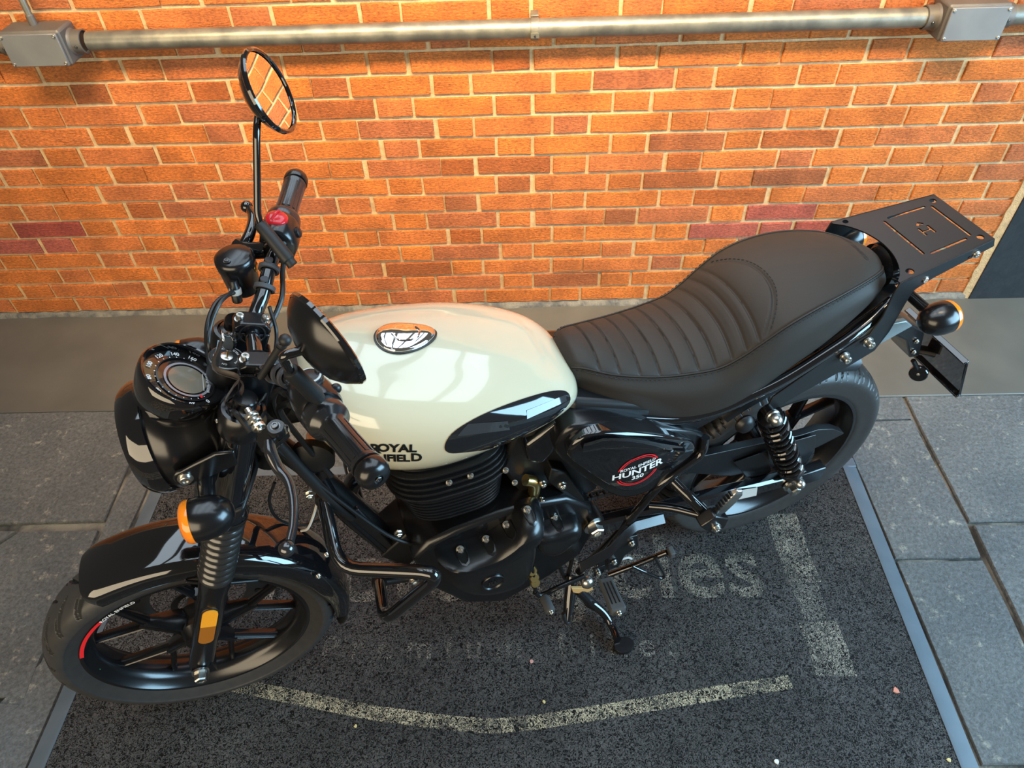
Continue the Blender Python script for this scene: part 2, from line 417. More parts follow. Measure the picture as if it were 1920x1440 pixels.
# right of the mat
XR = .985
rj = [(1.231, -0.5221, 0), (1.2266, -0.6752, 0), (1.2245, -0.994, 0), (1.2147, -1.1024, 0), (1.217, -1.2106, 0), (1.2114, -1.3442, 0), (1.1872, -1.5908, 0)]
slab([(XR, -.502), (rj[0][0], -.502), rj[1][:2], (rj[1][0] - .005, -.60), (XR, -.602)], .001)
slab([(XR, -.606), (rj[1][0] - .005, -.602), rj[2][:2], (rj[3][0], -1.097), (XR, -1.097)], .003)
slab([(XR, -1.10), (rj[3][0], -1.10), rj[4][:2], rj[5][:2], (1.30, -1.607), (XR, -1.607)], .001)
slab([(rj[0][0] + .006, -.502), (2.1, -.502), (2.1, -.985), (rj[2][0] + .006, -.985), (rj[1][0] + .005, rj[1][1])], .002)
slab([(rj[2][0] + .012, -.992), (2.1, -.992), (2.1, -1.60), (1.33, -1.60), (rj[5][0] + .008, rj[5][1]), (rj[4][0] + .010, rj[4][1])], .004)
slab([(2.104, -.502), (2.75, -.502), (2.75, -1.2), (2.104, -1.2)], .001)
slab([(2.104, -1.205), (2.75, -1.205), (2.75, -2.3), (2.104, -2.3)], .002)
slab([(XR, -1.613), (2.1, -1.613), (2.1, -2.4), (XR, -2.4)], .0)
# left of the mat
XL = -1.146
lj = [(-1.2302, -0.7308, 0), (-1.2229, -0.9373, 0), (-1.2315, -0.9624, 0), (-1.2219, -1.3562, 0), (-1.2167, -1.5925, 0)]
slab([(XL, -.502), (-1.13 - .016, -.502), (lj[0][0] + .012, -.70), lj[1][:2], (lj[2][0] + .008, lj[2][1]), lj[3][:2], (-1.37, -1.62), (XL, -1.62)], .0)
slab([(-1.19, -.502), (lj[0][0] - .004, -.70), (lj[1][0] - .006, lj[1][1]), (-1.95, -.952), (-1.95, -.502)], .003)
slab([(-1.4659, -0.9636, 0)[:2], (lj[2][0] - .004, lj[2][1]), (lj[3][0] - .006, lj[3][1]), (-1.221, -1.4418, 0)[:2], (-1.378, -1.4314, 0)[:2], (-1.585, -1.10)], .001)
slab([(-1.955, -.96), (-1.4722, -0.9635, 0)[:2], (-1.59, -1.105), (-1.62, -1.41), (-1.955, -1.41)], .003)
slab([(-1.955, -1.418), (-1.3758, -1.4402, 0)[:2], (-1.22, -1.4494, 0)[:2], (-1.39, -1.62), (-1.45, -2.3), (-1.955, -2.3)], .002)
slab([(-1.96, -.502), (-2.75, -.502), (-2.75, -1.2), (-1.96, -1.2)], .001)
slab([(-1.96, -1.205), (-2.75, -1.205), (-2.75, -2.3), (-1.96, -2.3)], .002)
slab([(XL, -1.63), (-1.37, -1.63), (-1.44, -2.4), (XL, -2.4)], .0)
slab([(-1.1, -.502), (0, -.502), (0, -.775), (-1.1, -.775)], .0)
slab([(.004, -.502), (.985, -.502), (.985, -.775), (.004, -.775)], .001)

# ================================================================= coil mat with rubber edging
def mat_material():
    m = bpy.data.materials.new('vinyl_coil_mat'); m.use_nodes = True; nt = m.node_tree; b = nt.nodes['Principled BSDF']; N = nt.nodes.new; L = nt.links.new
    ge = N('ShaderNodeNewGeometry')
    n1 = N('ShaderNodeTexNoise'); n1.inputs['Scale'].default_value = 125; n1.inputs['Detail'].default_value = 2; n1.inputs['Distortion'].default_value = 1.6
    n2 = N('ShaderNodeTexNoise'); n2.inputs['Scale'].default_value = 5; n2.inputs['Detail'].default_value = 5
    L(ge.outputs['Position'], n1.inputs['Vector']); L(ge.outputs['Position'], n2.inputs['Vector'])
    sub = N('ShaderNodeMath'); sub.operation = 'SUBTRACT'; sub.inputs[1].default_value = .5; L(n1.outputs['Fac'], sub.inputs[0])
    ab = N('ShaderNodeMath'); ab.operation = 'ABSOLUTE'; L(sub.outputs[0], ab.inputs[0])
    r = N('ShaderNodeValToRGB'); r.color_ramp.elements[0].position = .0; r.color_ramp.elements[1].position = .11; r.color_ramp.elements[0].color = (.098, .094, .090, 1); r.color_ramp.elements[1].color = (.0015, .0015, .0015, 1); L(ab.outputs[0], r.inputs[0])
    r2 = N('ShaderNodeMapRange'); r2.inputs[1].default_value = .35; r2.inputs[2].default_value = .7; r2.inputs[3].default_value = .8; r2.inputs[4].default_value = 1.25; L(n2.outputs['Fac'], r2.inputs[0])
    vm = N('ShaderNodeVectorMath'); vm.operation = 'SCALE'; L(r.outputs[0], vm.inputs[0]); L(r2.outputs[0], vm.inputs['Scale']); L(vm.outputs[0], b.inputs['Base Color'])
    iv = N('ShaderNodeMath'); iv.operation = 'SUBTRACT'; iv.inputs[0].default_value = .3; L(ab.outputs[0], iv.inputs[1])
    bp = N('ShaderNodeBump'); bp.inputs['Strength'].default_value = 1; bp.inputs['Distance'].default_value = .006; L(iv.outputs[0], bp.inputs['Height']); L(bp.outputs[0], b.inputs['Normal'])
    b.inputs['Roughness'].default_value = .75; b.inputs['Specular IOR Level'].default_value = .25
    return m
def print_material(name, color, cover):
    """worn print on the coils: covers only part of them"""
    m = bpy.data.materials.new(name); m.use_nodes = True; nt = m.node_tree; b = nt.nodes['Principled BSDF']; N = nt.nodes.new; L = nt.links.new
    b.inputs['Base Color'].default_value = (*color, 1); b.inputs['Roughness'].default_value = .7
    ge = N('ShaderNodeNewGeometry')
    n1 = N('ShaderNodeTexNoise'); n1.inputs['Scale'].default_value = 125; n1.inputs['Detail'].default_value = 2; n1.inputs['Distortion'].default_value = 1.6; L(ge.outputs['Position'], n1.inputs['Vector'])
    n2 = N('ShaderNodeTexNoise'); n2.inputs['Scale'].default_value = 22; n2.inputs['Detail'].default_value = 4; L(ge.outputs['Position'], n2.inputs['Vector'])
    sub = N('ShaderNodeMath'); sub.operation = 'SUBTRACT'; sub.inputs[1].default_value = .5; L(n1.outputs['Fac'], sub.inputs[0])
    ab = N('ShaderNodeMath'); ab.operation = 'ABSOLUTE'; L(sub.outputs[0], ab.inputs[0])
    th = N('ShaderNodeMapRange'); th.inputs[1].default_value = .32; th.inputs[2].default_value = .62; th.inputs[3].default_value = cover * .3; th.inputs[4].default_value = cover * 1.5; L(n2.outputs['Fac'], th.inputs[0])
    lt = N('ShaderNodeMath'); lt.operation = 'LESS_THAN'; L(ab.outputs[0], lt.inputs[0]); L(th.outputs[0], lt.inputs[1])
    tr = N('ShaderNodeBsdfTransparent'); mx = N('ShaderNodeMixShader'); L(lt.outputs[0], mx.inputs[0]); L(tr.outputs[0], mx.inputs[1]); L(b.outputs[0], mx.inputs[2])
    L(mx.outputs[0], nt.nodes['Material Output'].inputs[0])
    return m
M['matpile'] = mat_material()
M['matprint'] = print_material('worn_mat_print', (.32, .29, .23), .028)
M['matfaint'] = print_material('faint_mat_print', (.28, .26, .22), .020)
M['matline'] = print_material('mat_border_print', (.46, .40, .27), .036)
M['edging'] = mat('grey_rubber_edging', (.080, .105, .128), .48, noise=(14, .25, (.11, .135, .158)), bump=(60, .1, .002))
door_mat = empty('entrance_mat', (0, -1.4, 0)); tag(door_mat, 'black coil entrance mat under the motorcycle with grey rubber edging and worn lettering', 'mat')
MT = Matrix.Translation((0, 1.4, 0))
class L2:                                        # shift world points into the mat's own frame
    pass
def mat_obj(name, g, m, **k):
    g.v = [(x, y + 1.4, z) for x, y, z in g.v]
    return obj(name, g, m, door_mat, **k)
def ma(x, y): return x + (y + 1.5) * .0105         # the mat lies very slightly turned
MX0, MX1, MY0, MY1, MTOP = -1.094, .932, -2.35, -.79, .012
g = G(); g.prism([(ma(MX0, MY0), MY0, .001), (ma(MX1, MY0), MY0, .001), (ma(MX1, MY1), MY1, .001), (ma(MX0, MY1), MY1, .001)], (0, 0, MTOP - .001)); mat_obj('pile', g, M['matpile'], smooth=False)
for x0, x1 in ((MX0 - .044, MX0), (MX1, MX1 + .044)):
    hi = x1 if x1 == MX0 else x0
    g = G(); rings = []
    for y in (MY0, MY1):
        a, b_ = ma(x0, y), ma(x1, y)
        if hi == x1: rings.append([(a, y, .0012), (a, y, .003), (a + .006, y, .0045), (b_ - .008, y, .0135), (b_, y, .0135), (b_, y, .0012)])
        else: rings.append([(a, y, .0012), (a, y, .0135), (a + .008, y, .0135), (b_ - .006, y, .0045), (b_, y, .003), (b_, y, .0012)])
    g.loft(rings); mat_obj('edging', g, M['edging'], sharp=25)
g = G(); g.prism([(ma(MX0 - .044, MY1), MY1, .0012), (ma(MX1 + .044, MY1), MY1, .0012), (ma(MX1 + .044, MY1), MY1 + .035, .0012), (ma(MX0 - .044, MY1), MY1 + .035, .0012)], (0, 0, .008)); mat_obj('edging', g, M['edging'], bevel=.003)
def mat_text(body, size, x, y, m, spacing, sx, bold=0.):
    me = text_mesh(body, size, spacing, bold=bold); bm = bmesh.new(); bm.from_mesh(me); bm.verts.ensure_lookup_table()
    seen, parts = set(), []
    for v in bm.verts:                                   # one object for each letter, the dot of an i with its stem
        if v.index in seen: continue
        st_, isl = [v], []
        seen.add(v.index)
        while st_:
            a = st_.pop(); isl.append(a)
            for e_ in a.link_edges:
                o_ = e_.other_vert(a)
                if o_.index not in seen: seen.add(o_.index); st_.append(o_)
        lo, hi = min(q.co.x for q in isl), max(q.co.x for q in isl)
        for p in parts:
            if min(hi, p[1]) - max(lo, p[0]) > .5 * min(hi - lo, p[1] - p[0]): p[0] = min(lo, p[0]); p[1] = max(hi, p[1]); p[2] += isl; break
        else: parts.append([lo, hi, isl])
    for lo, hi, isl in parts:
        ix = {q.index: k for k, q in enumerate(isl)}; fs = {f for q in isl for f in q.link_faces}
        lm_ = bpy.data.meshes.new('letter'); lm_.from_pydata([(x + q.co.x * sx, y + 1.4 + q.co.y, MTOP + .0008) for q in isl], [], [[ix[q.index] for q in f.verts] for f in fs])
        link('letter', lm_, m, door_mat)
    bm.free()
mat_text('Motorcycles', .268, -.052, -1.122, M['matprint'], 1.0, 1.0, .004)
mat_text('Premium Bikes', .088, -.075, -1.332, M['matfaint'], 1.68, 1.0, .001)
def stroke(pts, w, m):
    P = [Vector((p[0], p[1], MTOP + .0008)) for p in pts]; g = G(); A, B = [], []
    for i, p in enumerate(P):
        t = (P[min(i + 1, len(P) - 1)] - P[max(i - 1, 0)]).normalized(); n = Vector((-t.y, t.x, 0))
        A.append(p + n * w / 2); B.append(p - n * w / 2)
    g.skin(g.ring(A), g.ring(B), False); mat_obj('border_line', g, m, smooth=False)
stroke([(-0.7178, -1.4156, 0), (-0.5549, -1.4488, 0), (-0.3712, -1.4849, 0), (-0.1817, -1.5106, 0), (-0.0827, -1.5174, 0), (0.0158, -1.509, 0), (0.1905, -1.4846, 0), (0.3812, -1.4562, 0), (0.6143, -1.424, 0)], .033, M['matline'])
stroke([(0.7141, -0.9547, 0), (0.715, -1.078, 0), (0.7219, -1.1701, 0)], .085, M['matprint'])
stroke([(0.7211, -1.276, 0), (0.7272, -1.3516, 0), (0.7262, -1.4126, 0)], .095, M['matprint'])
stroke([(0.7169, -1.173, 0), (0.7232, -1.269, 0)], .07, M['matfaint'])

# ================================================================= conduit and junction boxes on the wall
PZ = 1.012
def pipe_run(name, x0, x1, label, clamp=None):
    r = empty(name, (x0, -.045, PZ)); tag(r, label, 'pipe')
    g = G(); g.lathe([(.0255, 0), (.0255, x1 - x0)], (0, 0, 0), (1, 0, 0), 28); obj('pipe', g, M['galv'], r)
    if clamp:
        g = G(); g.lathe([(.0268, -.011), (.0278, -.010), (.0278, .010), (.0268, .011)], (clamp - x0, 0, 0), (1, 0, 0), 28)
        g.box((clamp - x0, -.0285, -.008), (.023, .006, .012)); obj('clamp_band', g, M['galv'], r)
        for q in (-.031, .031): g = G(); g.box((clamp - x0, .024, q), (.022, .04, .004)); obj('clamp_foot', g, M['galv'], r, bevel=.001)
        bolt('clamp_screw', (clamp - x0, -.031, -.009), (0, -1, 0), .0022, .004, r, M['darksteel'], hexa=False)
    return r
pipe_run('conduit_pipe', -1.185, 1.10, 'long horizontal galvanised conduit pipe between the two junction boxes', .044)
pipe_run('conduit_pipe', 1.315, 1.95, 'short galvanised conduit pipe leaving the box near the black wall')
pipe_run('conduit_pipe', -2.3, -1.435, 'galvanised conduit pipe leaving the left junction box outwards')
def junction_box(xc, label):
    r = empty('junction_box', (xc, -.002, PZ)); tag(r, label, 'junction box', 'junction boxes on the conduit')
    g = G(); hw, hh = .082, .046
    sec = lambda y, a, b: [(-a, y, -b), (a, y, -b), (a, y, b), (-a, y, b)]
    g.loft([sec(0, hw - .004, hh - .004), sec(-.02, hw, hh), sec(-.088, hw, hh), sec(-.094, hw - .003, hh - .003)]); obj('body', g, M['cast'], r, bevel=.007, seg=3)
    g = G(); g.box((0, -.099, -.0), (2 * hw - .008, .009, 2 * hh - .008)); lid = obj('lid', g, M['castlid'], r, bevel=.002)
    for sx in (-1, 1):
        for sz in (-1, 1): bolt('lid_screw', (sx * (hw - .011), -.1035, sz * (hh - .011)), (0, -1, 0), .0036, .003, r, M['steel'], hexa=False)
        g = G(); g.lathe([(.036, .0), (.034, .006), (.0305, .010), (.0305, .036), (.0275, .037), (.0265, .030)], (sx * (hw - .004), -.043, 0), (sx, 0, 0), 28); obj('hub', g, M['cast'], r)
        bolt('set_screw', (sx * (hw + .018), -.0735, -.004), (0, -1, 0), .003, .003, r, M['darksteel'], hexa=False)
    return r
junction_box(-1.311, 'grey cast junction box at the left end of the conduit under a thin riser pipe')
junction_box(1.208, 'grey cast junction box at the right end of the conduit near the black wall')
r = empty('riser_pipe', (-1.318, -.042, PZ + .046)); tag(r, 'thin grey riser pipe going up from the left junction box', 'pipe')
g = G(); g.lathe([(.0085, 0.016), (.0085, .70)], (0, 0, 0), (0, 0, 1), 18); obj('pipe', g, M['galv'], r)
g = G(); g.lathe([(.0108, 0), (.0108, .024), (.009, .026)], (0, 0, 0), (0, 0, 1), 18); obj('collar', g, M['cast'], r)

# ================================================================= the motorcycle
# own frame: x runs from the front axle to the tail, y to the far side, z up; origin under the front axle
bike = empty('motorcycle', (-.708822, -1.384455, .0124))
bike.rotation_euler = (.03, 0, math.radians(19.07963)); tag(bike, 'black and cream roadster motorcycle parked on the mat in front of the brick wall', 'motorcycle')
FW, RW = V(0, 0, .2853), V(1.37, 0, .3056)

# ---------------------------------------------------------------- wheels
def tyre(name, c, R, w, rim, hw, segs, pitch_n, parent):
    """tyre with the tread cut into it as real grooves"""
    ctrl = [(-hw + .004, rim - .004), (-hw - .002, rim + .006), (-w * .47, rim + .022), (-w * .5, R - .036), (-w * .478, R - .024), (-w * .40, R - .0125), (-w * .27, R - .0048), (-w * .13, R - .001), (0, R)]
    ctrl = ctrl + [(-a, b) for a, b in reversed(ctrl[:-1])]
    prof = [(p.x, p.y) for p in catmull([(a, b, 0) for a, b in ctrl], 7)]
    yy = np.array([p[0] for p in prof]); rr = np.array([p[1] for p in prof]); m = len(prof)
    circ = 2 * math.pi * R; pitch = circ / pitch_n
    th = np.arange(segs) / segs * 2 * math.pi
    s = (th * R)[:, None] + 0 * yy[None, :]; t = 0 * s + yy[None, :] / (w / 2)
    depth = 0 * s
    ml = w / 2
    for side, shift in ((-1, 0), (1, pitch * .5)):
        for (s0, t0, s1, t1, wa, wb) in segs_for[name]:
            best = None
            for k in (-1, 0, 1):
                a = np.array([s0, t0 * ml]); b = np.array([s1, t1 * ml]); d = b - a; L = d @ d
                ps = ((s + shift) % pitch) + k * pitch; pt = -side * t * ml
                q = np.clip(((ps - a[0]) * d[0] + (pt - a[1]) * d[1]) / L, 0, 1)
                dist = np.hypot(ps - a[0] - q * d[0], pt - a[1] - q * d[1]); wd = wa + (wb - wa) * q
                dd = np.clip((wd - dist) / .0012, 0, 1)
                best = dd if best is None else np.maximum(best, dd)
            depth = np.maximum(depth, best)
    live = (rr[None, :] > R - .03).astype(float)
    r = rr[None, :] - depth * live * .0055
    X = c.x + r * np.cos(th)[:, None]; Z = c.z + r * np.sin(th)[:, None]; Y = c.y + 0 * r + yy[None, :]
    verts = np.stack([X, Y, Z], -1).reshape(-1, 3)
    i = np.arange(segs)[:, None]; j = np.arange(m - 1)[None, :]; i2 = (i + 1) % segs
    faces = np.stack([i * m + j, i * m + j + 1, i2 * m + j + 1, i2 * m + j], -1).reshape(-1, 4)
    me = bpy.data.meshes.new(name); me.from_pydata(verts.tolist(), [], faces.tolist()); me.shade_smooth()
    me.materials.append(M['tyre']); me.materials.append(M['groove'])
    cut = (depth * live) > .5; cut = cut[:, :-1] | cut[:, 1:]
    me.polygons.foreach_set('material_index', cut.reshape(-1).astype(np.int32))
    return link(name, me, None, parent)
segs_for = {'front_tyre': [(.0, -.08, .024, -.38, .0016, .0044), (.020, -.34, .058, -.92, .0046, .0018), (.044, -.46, .064, -.90, .0014, .0022)],
            'rear_tyre': [(.0, -.12, .022, -.40, .0016, .0038), (.022, -.40, .032, -.96, .0038, .0018), (.046, -.50, .050, -.94, .0014, .0020), (.008, -.66, .013, -.94, .0014, .0014)]}
def spin(p, c, a):
    ca, sa = math.cos(a), math.sin(a)
    return V(c.x + p[0] * ca - p[2] * sa, c.y + p[1], c.z + p[0] * sa + p[2] * ca)
def wheel(name, c, rim, hw, R, w, segs, pitch_n, spoke_y, a0, hubr, stripe=None):
    g = G(); t = rim + .001
    g.lathe([(t - .002, -hw), (t - .007, -hw + .001), (t - .010, -hw + .007), (t - .019, -hw + .016), (t - .027, -.017), (t - .027, .017), (t - .019, hw - .016), (t - .010, hw - .007), (t - .007, hw - .001), (t - .002, hw), (t + .003, hw - .002), (t - .006, hw - .012), (t - .006, -hw + .012), (t + .003, -hw + .002)], c, (0, 1, 0), 96, loop=True)
    rimo = obj(name, g, M['satin'], bike, sharp=50)
    ty = tyre(name.replace('wheel', 'tyre'), c, R, w, rim, hw, segs, pitch_n, rimo)
    ty.name = 'tyre'
    g = G(); g.lathe([(.016, -spoke_y[0] - .012), (.030, -spoke_y[0] - .012), (hubr * .8, -spoke_y[0] - .004), (hubr, -spoke_y[0] + .012), (hubr * .8, 0), (hubr, spoke_y[0] - .012), (hubr * .8, spoke_y[0] + .004), (.030, spoke_y[0] + .012), (.016, spoke_y[0] + .012)], c, (0, 1, 0), 32); obj('hub', g, M['satin'], rimo)
    for k in range(5):                               # five forked spokes
        g = G(); a = a0 + k * 2 * math.pi / 5
        def arm(pa, pb, wa, wb, ya, yb, oa=0, ob=0):
            rings = []
            d = Vector((pb[0] - pa[0], 0, pb[1] - pa[1])).normalized(); n = Vector((-d.z, 0, d.x))
            for q in (0, .25, .5, .75, 1):
                x, z = pa[0] + (pb[0] - pa[0]) * q, pa[1] + (pb[1] - pa[1]) * q
                ww, yh = wa + (wb - wa) * q, ya + (yb - ya) * q
                sec = [(-1, -.35), (-.55, -.92), (-.3, -.75), (.3, -.75), (.55, -.92), (1, -.35), (1, .35), (.55, .92), (.3, .75), (-.3, .75), (-.55, .92), (-1, .35)]
                rings.append([spin((x + n.x * ww * u, yh * v, z + n.z * ww * u), c, a) for u, v in sec])
            g.loft(rings)
        rf = rim * .54; re = rim - .022
        arm((hubr * .7, 0), (rf, 0), .011, .0095, spoke_y[0] * .9, spoke_y[1] * 1.1)
        for s in (-1, 1):
            e = (re * math.cos(s * .315), re * math.sin(s * .315)); arm((rf - .016, s * .003), e, .0066, .0058, spoke_y[1] * 1.1, spoke_y[1])
        obj('spoke', g, M['satin'], rimo, sharp=32)
    return rimo
fw = wheel('front_wheel', FW, .2212, .0415, .2853, .110, 840, 26, (.036, .0105), math.radians(2), .040)
rw = wheel('rear_wheel', RW, .2262, .060, .3056, .140, 800, 28, (.046, .014), math.radians(46), .052)
# brake discs and the toothed speed ring on the far side
g = G(); g.lathe([(.148, .062), (.148, .067), (.098, .067), (.098, .062)], FW, (0, 1, 0), 64, loop=True); d = obj('brake_disc', g, M['darksteel'], fw)
for k in range(12):
    g = G(); g.lathe([(.0075, .0605), (.0075, .0685)], spin((.123, 0, 0), FW, k * math.pi / 6 + .1) - V(0, 0, 0), (0, 1, 0), 10); obj('disc_hole', g, M['print'], d)
g = G(); g.lathe([(.058, .042), (.058, .046), (.044, .046), (.044, .042)], FW, (0, 1, 0), 48, loop=True); obj('sensor_ring', g, M['darksteel'], fw)
# red rim stripe and the white rim lettering of the front wheel
def rim_arc(a0, a1, r0, r1, y, m, name, parent, c):
    g = G(); A, B = [], []
    for k in range(25):
        a = math.radians(a0 + (a1 - a0) * k / 24); A.append(V(c.x + r0 * math.cos(a), y, c.z + r0 * math.sin(a))); B.append(V(c.x + r1 * math.cos(a), y + .0012, c.z + r1 * math.sin(a)))
    g.skin(g.ring(A), g.ring(B), False); return obj(name, g, m, parent)
rim_arc(126, 161, .2206, .2132, -.0428, M['red'], 'red_stripe', fw, FW)
text = text_mesh('ROYAL ENFIELD', .011, 1.05, bold=.0002)
for v in text.vertices:
    a = math.radians(115) - v.co.x / .2165; q = .2168 + v.co.y * .85
    v.co = (FW.x + q * math.cos(a), -.0430, FW.z + q * math.sin(a))
link('rim_lettering', text, M['white'], fw)
g = G(); g.lathe([(.0022, 0), (.0022, .0006)], (-0.2081, -0.03, 0.271), (0, -1, 0), 10); obj('green_dot', g, mat('green_dot', (.02, .25, .12), .5), fw)

# axles
g = G(); g.lathe([(.009, -.135), (.009, .135)], FW, (0, 1, 0), 16); obj('front_axle', g, M['darksteel'], bike)
bolt('axle_nut', FW + V(-.004, -.114, .004), (0, -1, 0), .0125, .022, bike)
g = G(); g.lathe([(.0095, -.15), (.0095, .15)], RW, (0, 1, 0), 16); obj('rear_axle', g, M['darksteel'], bike)

# ---------------------------------------------------------------- front mudguard
def mudguard():
    prof = [(-.062, -.034), (-.0635, -.018), (-.060, -.004), (-.048, .006), (-.030, .0105), (0, .0125)]
    prof = prof + [(-a, b) for a, b in reversed(prof[:-1])]
    dense = [(p.x, p.y) for p in catmull([(a, b, 0) for a, b in prof], 4)]
    g = G(); outer, inner = [], []
    N = 60
    for i in range(N + 1):
        q = i / N; a = math.radians(112 + (-14 - 112) * q)
        end = 1.0
        if q < .04: end = .86 + .14 * math.sqrt(max(0, 1 - ((.04 - q) / .04) ** 2))
        nar = 1.0 - .10 * max(0, (q - .78) / .22)
        skirt = 1.0 - .35 * max(0, (q - .80) / .20)
        ro = [];  ri = []
        for y, r in dense:
            rr = .302 + (r if r > 0 else r * skirt); yy = y * end * nar
            ro.append(V(FW.x + rr * math.cos(a), yy, FW.z + rr * math.sin(a))); ri.append(V(FW.x + (rr - .003) * math.cos(a), yy * .95, FW.z + (rr - .003) * math.sin(a)))
        outer.append(ro); inner.append(ri)
    g.loft([o + list(reversed(n)) for o, n in zip(outer, inner)], caps=True)
    return obj('front_mudguard', g, M['gloss'], bike, sharp=55)
mg = mudguard()
def polar(r, deg, y): return V(FW.x + r * math.cos(math.radians(deg)), y, FW.z + r * math.sin(math.radians(deg)))
g = G(); g.loft([[polar(r, -4 - 26 * q, y * hw) for r, sgn in ((.305, 1), (.301, -1)) for y in [sgn * t for t in (-1, -.6, 0, .6, 1)]] for q, hw in ((0, .054), (.3, .053), (.6, .050), (.8, .044), (.93, .034), (1, .018))]); obj('mud_flap', g, M['rubber'], mg, sharp=50)
for px in ((601,1081,-.058), (575,1036,-.045), (636,1036,-.02)): pass
for p in ((0.2726, -0.0635, 0.4254), (0.3007, -0.05, 0.4719)): bolt('mudguard_bolt', p, (.25, -1, .2), .0045, .005, mg, hexa=False)
for s in (-1, 1):                                    # stay between mudguard and fork
    g = G(); g.tube([(.165, s * .060, .47), (.10, s * .068, .515), (.055, s * .064, .545)], .004, 8); g.box((.10, s * .075, .53), (.045, .022, .016)); obj('mudguard_stay', g, M['matte'], mg, bevel=.001)

# ---------------------------------------------------------------- fork legs
FB, FT = V(*(-0.0081, -0.088, 0.271)), V(*(0.2803, -0.088, 0.9718)); FB.y = FT.y = 0
FD = (FT - FB).normalized(); FL = (FT - FB).length
def fk(z, y): t = (z - FB.z) / FD.z; p = FB + FD * t; return V(p.x, y, p.z)
for s in (-1, 1):
    y = s * .088
    g = G(); lz = lambda z: (z - FB.z) / FD.z
    g.lathe([(.010, -.012), (.020, -.010), (.0235, .004), (.0245, .05), (.0245, .12), (.0258, .13), (.0258, .28), (.0285, .30), (.0285, .32), (.0275, lz(.578))], fk(FB.z, y), FD, 32)
    g.box(fk(.275, y) + V(.006, -s * .0, 0), (.04, .04, .03)); leg = obj('fork_leg', g, M['satin'], bike, sharp=40)
    prof = []; n = 10; z0, z1 = lz(.572), lz(.742)
    for k in range(n):
        a, b = z0 + (z1 - z0) * k / n, z0 + (z1 - z0) * (k + 1) / n; h = b - a; q = .0015 * k / n
        prof += [(.0262 + q, a), (.0305 + q, a + h * .22), (.0318 + q, a + h * .5), (.0305 + q, a + h * .78)]
    prof.append((.027, z1)); g = G(); g.lathe(prof, fk(FB.z, y), FD, 36); obj('fork_gaiter', g, M['gaiter'], leg, sharp=70)
    g = G(); g.lathe([(.0345, lz(.738)), (.0345, lz(.756)), (.029, lz(.765)), (.0265, lz(.772)), (.0265, lz(.945))], fk(FB.z, y), FD, 32); obj('fork_shroud', g, M['gloss'], leg, sharp=40)
    g = G(); g.lathe([(.0352, lz(.746)), (.0352, lz(.751))], fk(FB.z, y), FD, 32, caps=False); obj('clamp_ring', g, M['darksteel'], leg)
    g = G(); g.lathe([(.031, lz(.928)), (.034, lz(.936)), (.0345, lz(.962)), (.031, lz(.969)), (.026, lz(.970)), (.026, lz(.966)), (.022, lz(.966)), (.022, lz(.973)), (.017, lz(.975)), (.017, lz(.989)), (.0155, lz(.991))], fk(FB.z, y), FD, 32); obj('fork_cap', g, M['satin'], leg, sharp=30)
    # amber reflector, two tones, on the outside of the leg
    if s < 0:
        ax = FD; o = fk(.452, y) + V(-.004, -.0262, 0); up = V(1, 0, 0) - FD * FD.x; up.normalize()
        cap = lambda c, q0, q1, w: [c + ax * q0 - up * w, c + ax * q0 + up * w, c + ax * q1 + up * w, c + ax * q1 - up * w]
        def pill(q0, q1, w, top, bot):
            pts = []
            if bot: pts += [o + ax * (q0 + w - w * math.sin(t)) + up * (-w * math.cos(t)) for t in (math.pi * i / 10 for i in range(11))]
            else: pts += [o + ax * q0 - up * w, o + ax * q0 + up * w]
            if top: pts += [o + ax * (q1 - w + w * math.sin(t)) + up * (w * math.cos(t)) for t in (math.pi * i / 10 for i in range(11))]
            else: pts += [o + ax * q1 + up * w, o + ax * q1 - up * w]
            return pts
        g = G(); g.prism(pill(-.062, .064, .0165, True, True), (0, .012, 0)); ref = obj('reflector_frame', g, M['plastic'], leg, bevel=.001)
        g = G(); g.prism([p + V(0, -.0006, 0) for p in pill(.004, .060, .0138, True, False)], (0, -.0025, 0)); obj('reflector', g, M['yellow'], ref)
        g = G(); g.prism([p + V(0, -.0006, 0) for p in pill(-.058, .004, .0138, False, True)], (0, -.0025, 0)); obj('reflector', g, M['darkamber'], ref)
    bolt('pinch_bolt', fk(.955, y) + V(-.028, s * -.014 - .010, .0), (-.9, -.4, .1), .005, .010, leg, hexa=False)
# brake caliper on the far leg
g = G(); g.box((.095, .078, .37), (.06, .05, .10), (FD.cross(V(0, 1, 0)), V(0, 1, 0), FD)); obj('brake_caliper', g, M['satin'], bike, bevel=.01, seg=3)
# yokes
g = G(); g.prism([fk(.958, -.090) + V(-.018, 0, .0), fk(.958, -.090) + V(.022, 0, .006), fk(.958, -.04) + V(.055, 0, .008), fk(.958, .04) + V(.055, 0, .008), fk(.958, .090) + V(.022, 0, .006), fk(.958, .090) + V(-.018, 0, 0), fk(.958, .035) + V(-.040, 0, -.004), fk(.958, -.035) + V(-.040, 0, -.004)], -FD * .024); obj('top_yoke', g, M['satin'], bike, bevel=.004, seg=3)
g = G(); g.prism([fk(.775, -.118) + V(-.02, 0, .0), fk(.775, -.118) + V(.024, 0, .006), fk(.775, -.04) + V(.055, 0, .008), fk(.775, .04) + V(.055, 0, .008), fk(.775, .118) + V(.024, 0, .006), fk(.775, .118) + V(-.02, 0, 0)], -FD * .026); obj('lower_yoke', g, M['matte'], bike, bevel=.005, seg=2)
g = G(); g.lathe([(.026, 0), (.026, .23)], V(.262, 0, .745), FD, 24); obj('steering_head', g, M['matte'], bike)

